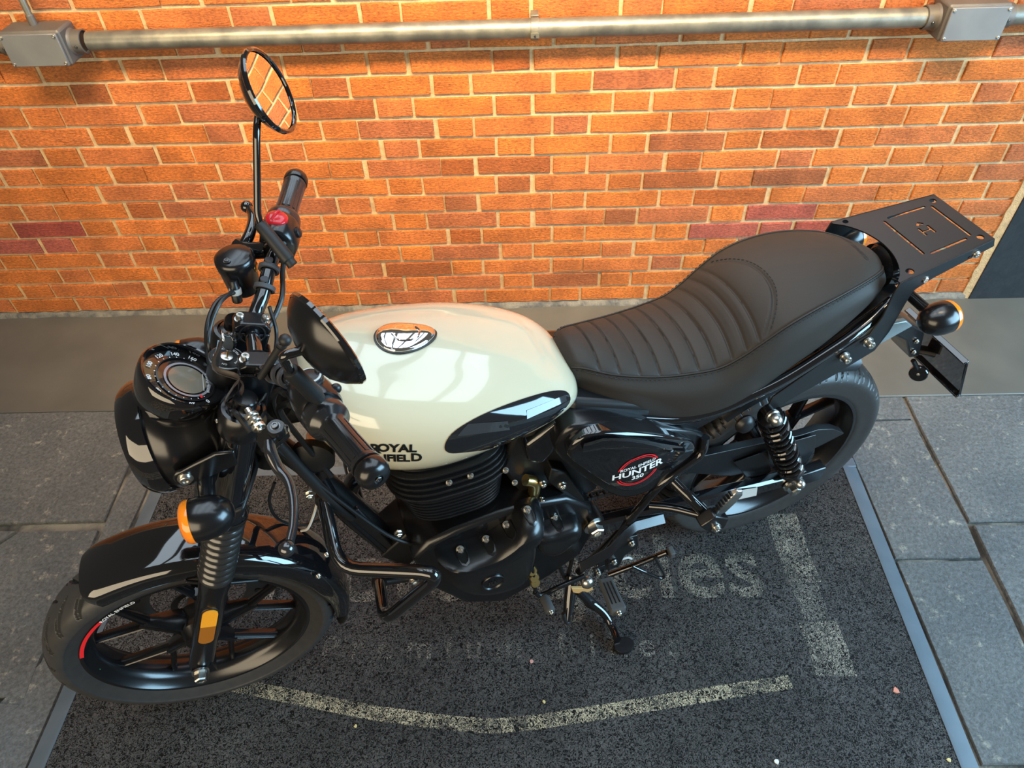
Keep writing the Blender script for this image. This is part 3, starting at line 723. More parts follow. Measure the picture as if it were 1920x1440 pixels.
# ---------------------------------------------------------------- headlamp
HC = V(.102, -.002, .872); HX = V(1, 0, .04).normalized()
g = G(); g.lathe([(.0865, .030), (.0905, .034), (.0905, .060), (.0880, .066), (.0850, .085), (.0845, .090), (.0800, .112), (.068, .135), (.048, .150), (.02, .156)], HC, HX, 64); lamp = obj('headlamp', g, M['satin'], bike, sharp=50)
g = G(); g.lathe([(.078, -.001), (.083, -.004), (.088, .002), (.0925, .012), (.0935, .022), (.0935, .0325), (.089, .034)], HC, HX, 64, caps=False); obj('lamp_ring', g, M['gloss'], lamp, sharp=50)
g = G(); g.lathe([(.079, .000), (.06, -.007), (.03, -.011), (.0, -.012)], HC, HX, 48, caps=False); obj('lens', g, M['glass'], lamp)
g = G(); g.lathe([(.079, .004), (.055, .022), (.02, .030), (0, .030)], HC, HX, 48, caps=False); obj('reflector_bowl', g, M['chrome'], lamp)
for s in (-1, 1):
    bolt('lamp_screw', HC + HX * .064 + V(0, s * .105, .002), (0, s, 0), .0085, .007, lamp, hexa=False)
    g = G(); a = HC + HX * .064 + V(0, s * .098, .002)
    g.lathe([(.017, 0), (.017, .007)], a, (0, s, 0), 24)
    g.prism([a + V(-.012, 0, .012), a + V(.055, s * .006, .042), a + V(.082, s * .010, .040), a + V(.078, s * .010, .008), a + V(.03, 0, -.012), a + V(-.002, 0, -.017)], (0, s * .007, 0)); obj('lamp_bracket', g, M['satin'], lamp, bevel=.003, seg=2)

# ---------------------------------------------------------------- indicators
def indicator(name, c, s, fwd, stalk_len, r=.0330, parent=bike, stalk_r=.0125):
    """bullet body along the bike's length; fwd = direction the lens faces"""
    g = G(); c = Vector(c); f = Vector(fwd).normalized()
    g.lathe([(.001, -.037), (.010, -.036), (.019, -.031), (.027, -.021), (.0315, -.008), (r, .006), (r, .020), (r - .001, .0215)], c, f, 40); b = obj(name, g, M['satin'], parent, sharp=60)
    g = G(); g.lathe([(r - .0008, .0205), (r - .0005, .027), (r - .003, .032), (r * .7, .036), (r * .3, .038), (0, .0385)], c, f, 40, caps=False); obj('lens', g, M['amber'], b, sharp=60)
    g = G(); g.lathe([(stalk_r, 0), (stalk_r, stalk_len), (stalk_r * 1.15, stalk_len + .002)], c - V(0, s * r * .85, 0), (0, -s, 0), 20); obj('stalk', g, M['satin'], b)
    return b
for s in (-1, 1): indicator('front_indicator', (.190, s * .176, .860), s, (-1, 0, .05), .045)

# ---------------------------------------------------------------- instrument
GC = V(*(0.2065, -0.02, 0.9936)); GN = V(.62, -.04, .78).normalized()
g = G(); g.lathe([(.020, -.060), (.046, -.056), (.056, -.046), (.0615, -.020), (.0640, -.004), (.0640, .006), (.0615, .009), (.0585, .0085), (.0575, .002), (.0565, -.004)], GC, GN, 64, caps=False); gauge = obj('instrument', g, M['gloss'], bike, sharp=50)
g = G(); g.lathe([(.0566, -.004), (0, -.004)], GC, GN, 48, caps=False); obj('dial', g, M['dial'], gauge)
_, gu, gw = frame(GN, V(-1, 0, 0)); gr = gw * -1            # gu = top of dial (towards the front), gr = its right
gr = gu.cross(GN)
def dial(x, y, h=0): return GC + gr * x + gu * y + GN * (-.0038 + h)
g = G(); g.lathe([(.0415, .0), (.0425, .002), (.0405, .003), (.0395, .0)], dial(0, -.004), GN, 48, loop=True); obj('dial_step', g, M['plastic'], gauge)
def arc(r0, r1, a0, a1, c, m, name, h=.0006):
    g = G(); A = [dial(c[0] + r0 * math.cos(math.radians(a0 + (a1 - a0) * k / 40)), c[1] + r0 * math.sin(math.radians(a0 + (a1 - a0) * k / 40)), h) for k in range(41)]
    B = [dial(c[0] + r1 * math.cos(math.radians(a0 + (a1 - a0) * k / 40)), c[1] + r1 * math.sin(math.radians(a0 + (a1 - a0) * k / 40)), h) for k in range(41)]
    g.skin(g.ring(A), g.ring(B), False); return obj(name, g, m, gauge)
arc(.0335, .0300, 0, 360, (0, -.006), mat('lcd_ring', (.30, .28, .30), .3, coat=1), 'display_ring', .0012)
arc(.0270, .0, 0, 360, (0, -.006), M['lcd'], 'display', .0010)
for i, n in enumerate(('0', '20', '40', '60', '80', '100', '120', '140', '160')):
    a = math.radians(222 - i * 30); tu = gr * math.cos(a) + gu * math.sin(a); text_on('speed_figure', n, .0088, dial(.0485 * math.cos(a), .0485 * math.sin(a), .0008), tu.cross(GN), tu, M['white'], gauge, bold=.0002)
for i in range(17):
    a = 222 - i * 15; arc(.0415, .0395, a - .8, a + .8, (0, 0), M['white'], 'scale_mark', .0035)
arc(.0390, .0340, 208, 214, (0, -.004), M['red'], 'speed_needle', .0036)
text_on('dial_lettering', 'ROYAL ENFIELD', .0055, dial(.0, -.0345, .0016), gr, gu, M['white'], gauge)
g = G(); g.box(dial(.0, -.0285, .0014), (.034, .0012, .0006), (gr, gu, GN)); obj('display_edge', g, M['label'], gauge)
g = G(); g.tube([GC - GN * .05 + V(.02, 0, 0), V(.235, -.01, .955), V(.25, 0, .945)], .016, 10); obj('instrument_bracket', g, M['plastic'], gauge)

# ---------------------------------------------------------------- ignition lock
IC = (0.2675, 0, 0.9909); IC = V(*IC)
g = G(); g.lathe([(.026, -.075), (.026, -.010), (.0235, -.004), (.0255, -.003), (.0255, .003), (.0240, .004)], IC, FD, 36); ign = obj('ignition_lock', g, M['plastic'], bike, sharp=40)
g = G(); g.lathe([(.0240, .0042), (.0235, .0048), (0, .0048)], IC, FD, 36, caps=False); obj('lock_plate', g, M['print'], ign)
g = G(); g.lathe([(.0255, .0028), (.0262, .0036), (.0245, .0046), (.0238, .0042)], IC, FD, 36, loop=True); obj('lock_rim', g, M['darksteel'], ign)
g = G(); g.lathe([(.0095, .0048), (.0095, .0066), (.008, .0075), (0, .0075)], IC, FD, 24, caps=False); obj('lock_barrel', g, M['steel'], ign)
_, iu, iw = frame(FD, V(-1, 0, 0)); ir = iu.cross(FD)
for w_, a_ in (('ON', 165), ('ROYAL ENFIELD', 270), ('OFF', 90), ('LOCK', 20)):
    aa = math.radians(a_); ro = V(*IC) + (ir * math.cos(aa) + iu * math.sin(aa)) * .0175 + FD * .005
    tu = (ir * math.cos(aa) + iu * math.sin(aa)) * (-1 if a_ == 270 else 1)
    text_on('lock_lettering', w_, .0048, ro, tu.cross(FD), tu, M['white'], ign, bend=(.0175 if a_ != 270 else -.0175))

# ---------------------------------------------------------------- handlebar
HB = [(.436, .345, 1.066), (.402, .25, 1.058), (.380, .175, 1.055), (.360, .130, 1.046), (.338, .088, 1.024), (.317, .060, 1.006), (.311, .03, 1.002), (.311, 0, 1.002)]
path = [V(x, -y, z) for x, y, z in HB] + [V(*p) for p in reversed(HB[:-1])]
g = G(); g.tube(path, .0112, 18, 6); bar = obj('handlebar', g, M['gloss'], bike)
def barp(y):
    P = catmull(path, 6)
    for a, b in zip(P, P[1:]):
        if a.y <= y <= b.y: return a + (b - a) * ((y - a.y) / (b.y - a.y)), (b - a).normalized()
    return P[-1], (P[-1] - P[-2]).normalized()
for s in (-1, 1):                                     # risers with two-bolt caps
    y = s * .046; c = V(.311, y, 1.002); CX = V(FD.z, 0, -FD.x)
    g = G()
    for lo, hi in ((-.070, .000), (.0012, .019)):
        sec = lambda h, w: [c + CX * (a * .027 * w) + V(0, q * .0165, 0) + FD * h for a, q in ((-1, -1), (1, -1), (1, 1), (-1, 1))]
        if lo < 0: g.loft([sec(lo, .8), sec(-.03, .9), sec(hi, 1)])
        else: g.loft([sec(lo, 1), sec(.010, 1), sec(hi, .68)])
    rs = obj('handlebar_clamp', g, M['satin'], bike, bevel=.0035, seg=3)
    for dx in (-.0180, .0180): bolt('clamp_bolt', c + CX * dx + FD * .0135, FD + CX * (dx * 6), .0062, .0105, rs, hexa=False)
    g = G(); g.lathe([(.0190, -s * .0168), (.0200, -s * .0172), (.0178, -s * .0175), (.0170, -s * .017)], c, (0, 1, 0), 28, loop=True); obj('clamp_lip', g, M['darksteel'], rs)
    # grip
    a, d = barp(s * .240); b, d2 = barp(s * .324); ax = (b - a).normalized(); L = (b - a).length
    pr = [(.0165, -.030), (.0265, -.029), (.0282, -.026), (.0282, -.008), (.0270, -.003), (.0195, .002), (.0182, .006)]
    pr += [(.0176, .010), (.0172, L * .5), (.0178, L * .9), (.0195, L - .004), (.0195, L)]
    g = G(); g.lathe(pr, a, ax, 36); gp = obj('grip', g, M['grip'], bike, sharp=45)
    for k in range(12):                               # lengthwise ribs
        t = 2 * math.pi * k / 12; _, u, w = frame(ax); rr = u * math.cos(t) + w * math.sin(t)
        g = G(); g.tube([a + ax * .012 + rr * .0174, a + ax * L * .5 + rr * .0171, b - ax * .008 + rr * .0177], .0014, 6, 3, flat=2.2, up=rr); obj('grip_rib', g, M['grip'], gp)
    g = G(); g.lathe([(.0150, L), (.0150, L + .003), (.0200, L + .0045), (.0210, L + .008), (.0205, L + .016), (.0180, L + .022), (.0120, L + .0255), (.006, L + .0265), (.0058, L + .024), (0, L + .024)], a, ax, 36, caps=False); be = obj('bar_end', g, M['satin'], bike, sharp=40)
    bolt('bar_end_screw', a + ax * (L + .0235), ax, .0042, .004, be, M['darksteel'])

# switch housings
for s in (-1, 1):
    a, ax = barp(s * .188); ax = ax * s; _, u, w = frame(ax, V(0, 0, 1))
    side = V(-1, 0, 0); side = (side - ax * side.dot(ax)).normalized()
    g = G(); rings = []
    for h, k in ((-.026, .84), (-.021, 1.05), (.0, 1.14), (.022, 1.14), (.028, 1.05)):
        rings.append([a + ax * h + (u * math.cos(t) * (.026 + (.004 if math.cos(t) > 0 else .010)) + side * math.sin(t) * .0265) * k for t in (2 * math.pi * i / 24 for i in range(24))])
    g.loft(rings); sw = obj('switch_housing', g, M['satin'], bike, sharp=45)
    if s > 0:
        c = a + ax * .006 + u * .028 + side * -.002
        g = G(); g.lathe([(.0175, 0), (.0175, .006), (.015, .009), (.009, .0105), (0, .011)], c, (u + side * -.25), 28, caps=False); ks = obj('kill_switch', g, M['redswitch'], sw)
        g = G(); g.tube([c + u * .011 + ax * -.012 + side * .004, c + u * .0125, c + u * .011 + ax * .012 + side * -.004], .0022, 8); obj('switch_ridge', g, M['redswitch'], ks)
        g = G(); g.lathe([(.009, 0), (.009, .006), (.006, .008), (0, .008)], a + ax * .004 + u * .004 - side * .027, -side + u * .2, 20, caps=False); obj('starter_button', g, M['plastic'], sw)
        for q in (-.006, 0, .006):
            g = G(); g.lathe([(.0018, 0), (.0018, .0005)], a + ax * (.0 + q) + u * .0265 - side * .014, u - side * .6, 10); obj('switch_mark', g, M['white'], sw)
    else:
        c = a + ax * -.002 + u * .029 - side * .004
        g = G(); g.lathe([(.0170, 0), (.0170, .004), (.0155, .0055), (.0155, .009), (.0135, .0105), (.0, .011)], c, u - side * .1, 28, caps=False); ks = obj('rotary_switch', g, M['plastic'], sw)
        g = G(); g.lathe([(.0146, .0100), (.0130, .0112), (.0120, .0108)], c, u - side * .1, 28, caps=False); obj('switch_lettering', g, M['label'], ks)
        g = G(); g.box(c + u * .008 - side * .017, (.009, .016, .008), (ax, side, u)); obj('switch_tab', g, M['plastic'], ks, bevel=.002)
        g = G(); g.ball(a + ax * .012 - side * .028 + u * .012, .008, 14, sc=(1, .8, 1)); obj('indicator_switch', g, M['plastic'], sw)
        g = G(); g.box(a + ax * .01 + side * .006 - u * .034, (.03, .03, .014), (ax, side, u)); obj('horn_button', g, M['plastic'], sw, bevel=.004)

# left lever with its perch
g = G(); a, ax = barp(-.165)
g.lathe([(.0195, -.013), (.0195, .013)], a, ax, 24); g.prism([(0.2879, -0.15, 0.9658), (0.2957, -0.15, 0.9862), (0.3284, -0.165, 1.0104), (0.3409, -0.175, 1.0087), (0.3387, -0.185, 1.0019), (0.3124, -0.18, 0.9771), (0.2919, -0.16, 0.952)], (0, .004, -.015)); pch = obj('clutch_perch', g, M['gloss'], bike, bevel=.003, seg=2)
g = G(); g.lathe([(.0118, -.008), (.0118, .007), (.0105, .009)], (0.3263, -0.185, 1.014), (.05, -.2, 1), 24); obj('lever_pivot', g, M['satin'], pch)
bolt('pivot_screw', V(*(0.3263, -0.185, 1.014)) + V(0, -.001, .008), (.05, -.2, 1), .005, .005, pch, M['darksteel'], hexa=False)
g = G(); ad = V(*(0.2964, -0.14, 0.9929)); g.lathe([(.0045, -.018), (.0045, .022)], ad, (-.25, .75, .25), 14)
for q in (-.010, .0, .009): g.lathe([(.0085, q - .0035), (.0098, q - .002), (.0098, q + .002), (.0085, q + .0035)], ad, (-.25, .75, .25), 12)
obj('cable_adjuster', g, M['steel'], pch, sharp=30)
g = G(); g.tube([(0.3117, -0.185, 0.9952), (0.3104, -0.2, 0.9885), (0.3154, -0.22, 0.9761), (0.3246, -0.242, 0.9731), (0.3259, -0.272, 0.9688), (0.3212, -0.308, 0.9686), (0.3141, -0.334, 0.9719)], [.010, .0115, .0105, .0085, .0078, .0072, .0068], 14, 6, flat=.75, up=(0, 0, 1))
g.ball((0.3104, -0.343, 0.9747), .0105, 16); obj('clutch_lever', g, M['chrome'] if False else mat('polished_black_lever', (.10, .10, .105), .16, metal=.85), bike)
# right lever, brake master cylinder and reservoir
a, ax = barp(.165)
g = G(); g.lathe([(.0195, -.014), (.0195, .014)], a, ax, 24); g.tube([a + V(-.016, 0, -.002), a + V(-.045, .012, -.004), a + V(-.060, .03, -.004)], .014, 14); mc = obj('brake_master_cylinder', g, M['gloss'], bike)
g = G(); RC = V(*(0.3108, 0.145, 1.0415)); RU = V(.02, -.06, 1).normalized()
g.lathe([(.020, -.044), (.0255, -.038), (.0285, .002), (.0300, .008), (.0310, .020), (.0300, .026), (.025, .030), (.010, .032)], RC, RU, 40); rsv = obj('brake_fluid_reservoir', g, M['satin'], mc, sharp=45)
bolt('reservoir_screw', RC + RU * .031 + V(-.010, -.016, 0), RU, .004, .004, rsv, M['darksteel'], hexa=False)
g = G(); g.lathe([(.0085, 0), (.0085, .002), (.007, .003)], RC + V(.0265, -.008, .004), (1, -.3, 0), 20); obj('level_window', g, M['brass'], rsv)
g = G(); g.tube([a + V(-.055, .02, -.004), (0.3394, 0.2, 1.0638), (0.3494, 0.235, 1.0697), (0.3472, 0.262, 1.0719)], [.010, .0092, .008, .0068], 12, 6); g.ball((0.3436, 0.27, 1.072), .0105, 16); obj('brake_lever', g, M['gloss'], bike)
g = G(); sw0 = V(*(0.2993, 0.11, 1.0253)); g.lathe([(.006, -.018), (.008, -.016), (.008, -.006), (.0075, -.005), (.0075, .010), (.006, .012), (.006, .02)], sw0, (.1, .2, .9), 14); obj('brake_light_switch', g, M['plastic'], mc)
g = G(); g.lathe([(.0092, -.003), (.0092, .006)], sw0, (.1, .2, .9), 14); obj('switch_collar', g, M['label'], mc)
# mirrors
def mirror(s, c, n, stem, boot):
    c = Vector(c); n = Vector(n).normalized(); R = .0615
    g = G(); g.lathe([(.004, -.030), (.020, -.028), (.038, -.022), (.052, -.012), (.0595, -.003), (R, .001), (R, .005), (R - .0022, .0062), (R - .004, .0055), (R - .0045, .0035)], c, n, 64, caps=False); sh = obj('mirror', g, M['satin'] if s < 0 else M['gloss'], bike, sharp=50)
    g = G(); g.lathe([(R - .0005, -.001), (R + .0014, .001), (R + .0014, .0055), (R - .002, .0074), (R - .0050, .0062)], c, n, 64, caps=False); obj('mirror_rim', g, M['gloss'], sh)
    g = G(); g.lathe([(R - .0044, .0036), (R * .5, .0042), (0, .0044)], c, n, 64, caps=False); obj('mirror_glass', g, M['mirror'], sh)
    g = G(); g.tube(stem, .0056, 14, 1); obj('mirror_stem', g, M['gloss'], sh)
    g = G(); b0, b1 = Vector(boot[0]), Vector(boot[1]); L = (b1 - b0).length
    g.lathe([(.0085, -.008), (.0085, .0), (.0108, .002), (.0112, .008), (.0106, L * .6), (.0104, L - .006), (.0088, L - .001), (.0070, L)], b0, b1 - b0, 24); obj('mirror_boot', g, M['rubber'], sh, sharp=40)
mirror(1, (0.4273, 0.245, 1.2656), (.89, -.31, .34), rounded([(0.3638, 0.16, 1.0965), (0.3638, 0.166, 1.1181), (0.398, 0.202, 1.2359), (0.4127, 0.238, 1.2574)], .02), ((0.3916, 0.112, 1.0595), (0.3628, 0.16, 1.1047)))
mirror(-1, (0.4202, -0.235, 1.1906), (.90, .40, .17), rounded([(0.3736, -0.24, 1.1627), (0.3706, -0.245, 1.1934), (0.3981, -0.242, 1.192), (0.4146, -0.236, 1.1875)], .008), ((0.3905, -0.226, 1.1005), (0.3737, -0.24, 1.1653)))
# ball-ended stalk on a strap round the bar
g = G(); g.tube([(0.3182, -0.095, 1.0279), (0.3412, -0.1, 1.0594), (0.3578, -0.104, 1.0818)], [.0052, .0058, .0062], 12, 4); g.lathe([(.0062, -.004), (.0075, .0), (.0066, .004)], (0.3607, -0.104, 1.0848), (.15, .1, 1), 14); g.ball((0.3668, -0.106, 1.0935), .0088, 16); obj('ball_stud', g, M['rubber'], bike)
for y in (-.088, -.108, -.125, .098, .125):
    p, ax = barp(y); g = G(); g.lathe([(.0126, -.0035), (.0165, -.0035), (.0165, .0035), (.0126, .0035)], p, ax, 28, loop=True); st = obj('cable_strap', g, M['tape'], bike)
    if y > 0: g = G(); g.lathe([(.0062, 0), (.0062, .003)], p + V(.004, 0, .0155), (.2, 0, 1), 16); obj('strap_button', g, M['tape'], st)

# cables and hoses
def cable(pts, r=.0035, m='cable'): g = G(); g.tube(pts, r, 8, 8); return obj('cable', g, M[m], bike)
cable([(0.2985, 0.105, 1.0295), (0.2739, 0.08, 1.0384), (0.2544, 0.05, 1.0265), (0.244, 0.025, 1.0027), (0.2388, 0, 0.9711), (.22, .02, .90), (.20, .03, .75)], .0036)
cable([(0.2968, 0.1, 1.036), (0.277, 0.07, 1.0403), (0.2568, 0.045, 1.0225), (0.2453, 0.02, 0.9956), (.235, .03, .90), (.22, .04, .72)], .0030)
cable([(0.3451, 0.06, 1.0226), (0.3444, 0.045, 0.9854), (0.3347, 0.02, 0.965), (.32, .03, .93), (.33, .03, .85)], .0030)
cable([(0.2843, -0.135, 0.9688), (.27, -.11, .99), (.262, -.085, .93), (.29, -.06, .84), (.34, -.06, .70), (.42, -.07, .52), (.47, -.08, .46)], .0042)
cable([(0.3514, -0.165, 1.032), (.345, -.13, 1.00), (.325, -.09, .95), (.33, -.06, .86), (.36, -.055, .72)], .0050)
cable([(0.3479, -0.15, 1.0388), (.335, -.11, 1.01), (.318, -.075, .95), (.315, -.05, .86)], .0042)
cable([(0.2633, -0.03, 0.713), (0.2415, -0.03, 0.6653), (0.2412, -0.03, 0.6085), (0.2709, -0.03, 0.5678), (0.311, -0.03, 0.565)], .0030)
cable([(0.3316, -0.04, 0.668), (0.3105, -0.05, 0.623), (0.2889, -0.05, 0.5793), (0.273, -0.04, 0.561)], .0024, 'label')
cable([(0.3048, 0.03, 0.989), (0.329, 0.06, 0.9772), (0.3632, 0.1, 1.0012), (0.3749, 0.14, 1.0222), (0.3873, 0.17, 1.0404)], .0042)

# ---------------------------------------------------------------- fuel tank
TK = [  # x, top, widest height, bottom, half width, bottom half width
    (.352, .915, .885, .850, .030, .022), (.358, .940, .885, .830, .062, .050), (.372, .957, .880, .810, .090, .074), (.40, .966, .872, .786, .117, .098),
    (.45, .962, .862, .757, .141, .122), (.51, .949, .852, .739, .154, .134), (.57, .935, .843, .731, .159, .138), (.63, .918, .834, .733, .158, .136),
    (.69, .896, .824, .741, .150, .126), (.74, .872, .816, .755, .137, .114), (.78, .848, .806, .768, .118, .094), (.805, .828, .797, .774, .094, .072), (.818, .812, .790, .776, .066, .040), (.824, .800, .788, .780, .030, .02)]
def tank_section(x, T, Mz, B, w, wb, n=112):
    out = []
    for i in range(n):
        t = 2 * math.pi * i / n; c, s = math.sin(t), math.cos(t)          # t=0 on top, going to +y
        if s >= 0:
            e = 2.0 / 2.35; y = w * math.copysign(abs(c) ** e, c); z = Mz + (T - Mz) * abs(s) ** e
        else:
            q = abs(s); y = math.copysign((wb + (w - wb) * (1 - q ** 1.5)) * (abs(c) ** .22), c) ; z = Mz + (B - Mz) * q ** .85
        out.append(V(x, y, z))
    return out
rings = []
tx = [t[0] for t in TK]
xs = sorted(set([tx[0] + (tx[-1] - tx[0]) * (.5 - .5 * math.cos(math.pi * i / 70)) for i in range(71)]))
for x in xs:
    k = max(j for j in range(len(tx) - 1) if tx[j] <= x + 1e-9); a, b = TK[k], TK[k + 1]; p, q = TK[max(k - 1, 0)], TK[min(k + 2, len(TK) - 1)]
    h = b[0] - a[0]; u = (x - a[0]) / h; vals = []
    for c in range(1, 6):                              # cubic Hermite between the stations
        m0 = (b[c] - p[c]) / (b[0] - p[0]) if k > 0 else (b[c] - a[c]) / h; m1 = (q[c] - a[c]) / (q[0] - a[0]) if k + 2 < len(TK) else (b[c] - a[c]) / h
        vals.append((2 * u ** 3 - 3 * u * u + 1) * a[c] + (u ** 3 - 2 * u * u + u) * h * m0 + (-2 * u ** 3 + 3 * u * u) * b[c] + (u ** 3 - u * u) * h * m1)
    rings.append(tank_section(x, *vals))
# shallow knee hollows low on both flanks and a raised spine along the top
for r in rings:
    for p in r:
        kx = math.exp(-((p.x - .665) / .105) ** 2); kz = math.exp(-((p.z - (.735 + .0 * p.x)) / .055) ** 2)
        if abs(p.y) > .05: p.y -= math.copysign(.016 * kx * kz, p.y)
        q = abs(p.y) - .062
        if p.z > .86: p.z += .0026 / (1 + math.exp(q / .006))
g = G(); g.loft(rings); tank = obj('fuel_tank', g, M['cream'], bike, sharp=70)
bpy.context.view_layer.update()
tbv = BVHTree.FromPolygons(g.v, g.f)
NEAR = V(.19, .615, -.765).normalized()
def on_tank(p, lift=.0009, d=NEAR):
    p = Vector(p); h = tbv.ray_cast(p - d * .4, d)
    return (h[0] - d * lift) if h[0] is not None else None
def decal(outline, m, name, parent, lift=.0015, n=12):
    """thin sheet pressed on to the near flank of the tank: rings shrinking towards the middle"""
    P = catmull(outline, 4, True); c = sum(P, Vector()) / len(P); g = G(); prev = None
    for k in range(n + 1):
        q = 1 - k / n * .985; r = []
        for p in P:
            t = on_tank(c + (p - c) * q, lift)
            r.append(t if t is not None else c + (p - c) * q)
        i = g.ring(r)
        if prev: g.skin(prev, i)
        prev = i
    g.cap(prev)
    return obj(name, g, m, parent, sharp=80)
oval = [(0.5515, -0.15, 0.8347), (0.565, -0.152, 0.8655), (0.6012, -0.153, 0.8873), (0.6477, -0.152, 0.8984), (0.7037, -0.145, 0.8959), (0.7464, -0.135, 0.8821), (0.774, -0.125, 0.8586), (0.7824, -0.12, 0.827), (0.7676, -0.122, 0.8071), (0.7375, -0.127, 0.7906), (0.7013, -0.132, 0.7839), (0.6601, -0.139, 0.7836), (0.6207, -0.144, 0.7895), (0.5824, -0.147, 0.803), (0.559, -0.149, 0.8145)]
dc = decal(oval, M['decal'], 'knee_decal', tank)
# tone-on-tone crossed bars inside the decal
def bar_quad(a, b, c, d, m, name):
    g = G(); A = [on_tank(Vector(a).lerp(Vector(b), k / 8), .0026) for k in range(9)]; B = [on_tank(Vector(d).lerp(Vector(c), k / 8), .0026) for k in range(9)]
    if any(p is None for p in A + B): return
    g.skin(g.ring(A), g.ring(B), False); obj(name, g, m, dc)
bar_quad((0.6614, -0.15, 0.8908), (0.6665, -0.137, 0.7769), (0.6869, -0.134, 0.7763), (0.6898, -0.146, 0.8934), M['decal2'], 'decal_bar')
bar_quad((0.5926, -0.15, 0.8756), (0.6586, -0.148, 0.8527), (0.6634, -0.143, 0.8229), (0.5734, -0.15, 0.8528), M['decal2'], 'decal_bar')
bar_quad((0.6935, -0.143, 0.8599), (0.7705, -0.125, 0.8505), (0.7746, -0.122, 0.8295), (0.6946, -0.14, 0.8343), M['decal2'], 'decal_bar')
# maker's name on the near flank
ux = V(*(0.5122, -0.15, 0.8382)) - V(*(0.4322, -0.15, 0.8741)); uy = V(*(0.4732, -0.15, 0.8693)) - V(*(0.4677, -0.15, 0.8303))
def tank_text(body, size, px, sx=1.0, bold=.0011):
    return text_on('tank_lettering', body, size, px, ux, uy, M['print'], tank, sx=sx, bold=bold, drop=(tbv, NEAR), lift=.0012, cut=2)
tank_text('R', .0300, (0.4394, -0.152, 0.8801), 1.0); tank_text('OYAL', .0250, (0.4742, -0.152, 0.8673), 1.05)
tank_text('ENFIEL', .0235, (0.4587, -0.152, 0.8482), 1.0); tank_text('D', .0270, (0.5021, -0.152, 0.8312), 1.0)
# filler cap, pear shaped chrome with a pressed flap
CC = V(.533, 0, 0); hit = tbv.ray_cast(V(.533, 0, 1.2), V(0, 0, -1)); CC.z = hit[0].z; CNm = V(.20, 0, .98).normalized(); _, cu, cw = frame(CNm, V(1, 0, 0))
def cap_ring(k, h):
    out = []
    for i in range(48):
        t = 2 * math.pi * i / 48; rx = .055 if math.cos(t) > 0 else .046; cs_ = math.cos(t)
        y = (.0335 * math.sin(t) * (1 - .24 * cs_) + .007 * max(0, cs_) ** 2) * (1 if cw.y > 0 else -1)
        out.append(CC + cu * (rx * math.cos(t) * k) + cw * (y * k) + CNm * h)
    return out
g = G(); g.loft([cap_ring(1.05, -.004), cap_ring(1.05, .0015), cap_ring(1.0, .002)]); fc = obj('filler_rim', g, M['print'], tank)
g = G(); g.loft([cap_ring(.99, .0), cap_ring(.99, .004), cap_ring(.965, .0066), cap_ring(.90, .0086), cap_ring(.75, .0108), cap_ring(.50, .0124), cap_ring(.25, .0132), cap_ring(.01, .0134)]); fcap = obj('filler_cap', g, M['chrome'], tank, sharp=60)
g = G(); g.tube([CC + cu * .022 + cw * .012 + CNm * .0128, CC + cu * .026 + CNm * .0135, CC + cu * .014 - cw * .016 + CNm * .0132, CC - cu * .012 - cw * .016 + CNm * .0132, CC - cu * .020 + CNm * .0135], .0018, 8); obj('lock_flap', g, M['chrome'], fcap)
text_on('cap_lettering', 'ROYAL ENFIELD', .0042, CC + cu * .004 + cw * .018 + CNm * .0116, cu, -cw if cw.y < 0 else cw, M['brass'], fcap)

# ---------------------------------------------------------------- seat
ST = [  # x, crown z, seam half width, seam z, bulge half width, bulge z, hem z, hem half width
    (.803, .806, .022, .802, .026, .790, .775, .020), (.812, .824, .038, .818, .044, .795, .768, .036), (.830, .836, .052, .824, .060, .795, .762, .054), (.877, .828, .070, .809, .083, .778, .735, .078),
    (.929, .815, .083, .796, .100, .757, .703, .097), (.979, .806, .093, .788, .113, .740, .680, .108), (1.032, .803, .101, .785, .123, .730, .658, .116), (1.085, .807, .108, .788, .130, .733, .655, .120),
    (1.123, .825, .112, .807, .133, .747, .663, .121), (1.158, .851, .115, .834, .134, .768, .680, .120), (1.203, .879, .116, .864, .132, .794, .705, .117), (1.256, .897, .112, .882, .127, .815, .736, .113),
    (1.317, .904, .102, .890, .117, .832, .768, .107), (1.387, .902, .082, .888, .100, .843, .796, .090), (1.440, .890, .058, .876, .078, .846, .806, .068), (1.475, .872, .032, .860, .050, .840, .812, .040), (1.488, .852, .012, .845, .020, .835, .822, .012)]
def hermite(tab, x, cols):
    tx = [t[0] for t in tab]; k = max([j for j in range(len(tx) - 1) if tx[j] <= x + 1e-9] or [0]); a, b = tab[k], tab[k + 1]; p, q = tab[max(k - 1, 0)], tab[min(k + 2, len(tab) - 1)]
    h = b[0] - a[0]; u = (x - a[0]) / h; out = []
    for c in cols:
        m0 = (b[c] - p[c]) / (b[0] - p[0]) if k > 0 else (b[c] - a[c]) / h; m1 = (q[c] - a[c]) / (q[0] - a[0]) if k + 2 < len(tab) else (b[c] - a[c]) / h
        out.append((2 * u ** 3 - 3 * u * u + 1) * a[c] + (u ** 3 - 2 * u * u + u) * h * m0 + (-2 * u ** 3 + 3 * u * u) * b[c] + (u ** 3 - u * u) * h * m1)
    return out
def st(x): return hermite(ST, x, range(1, 8))
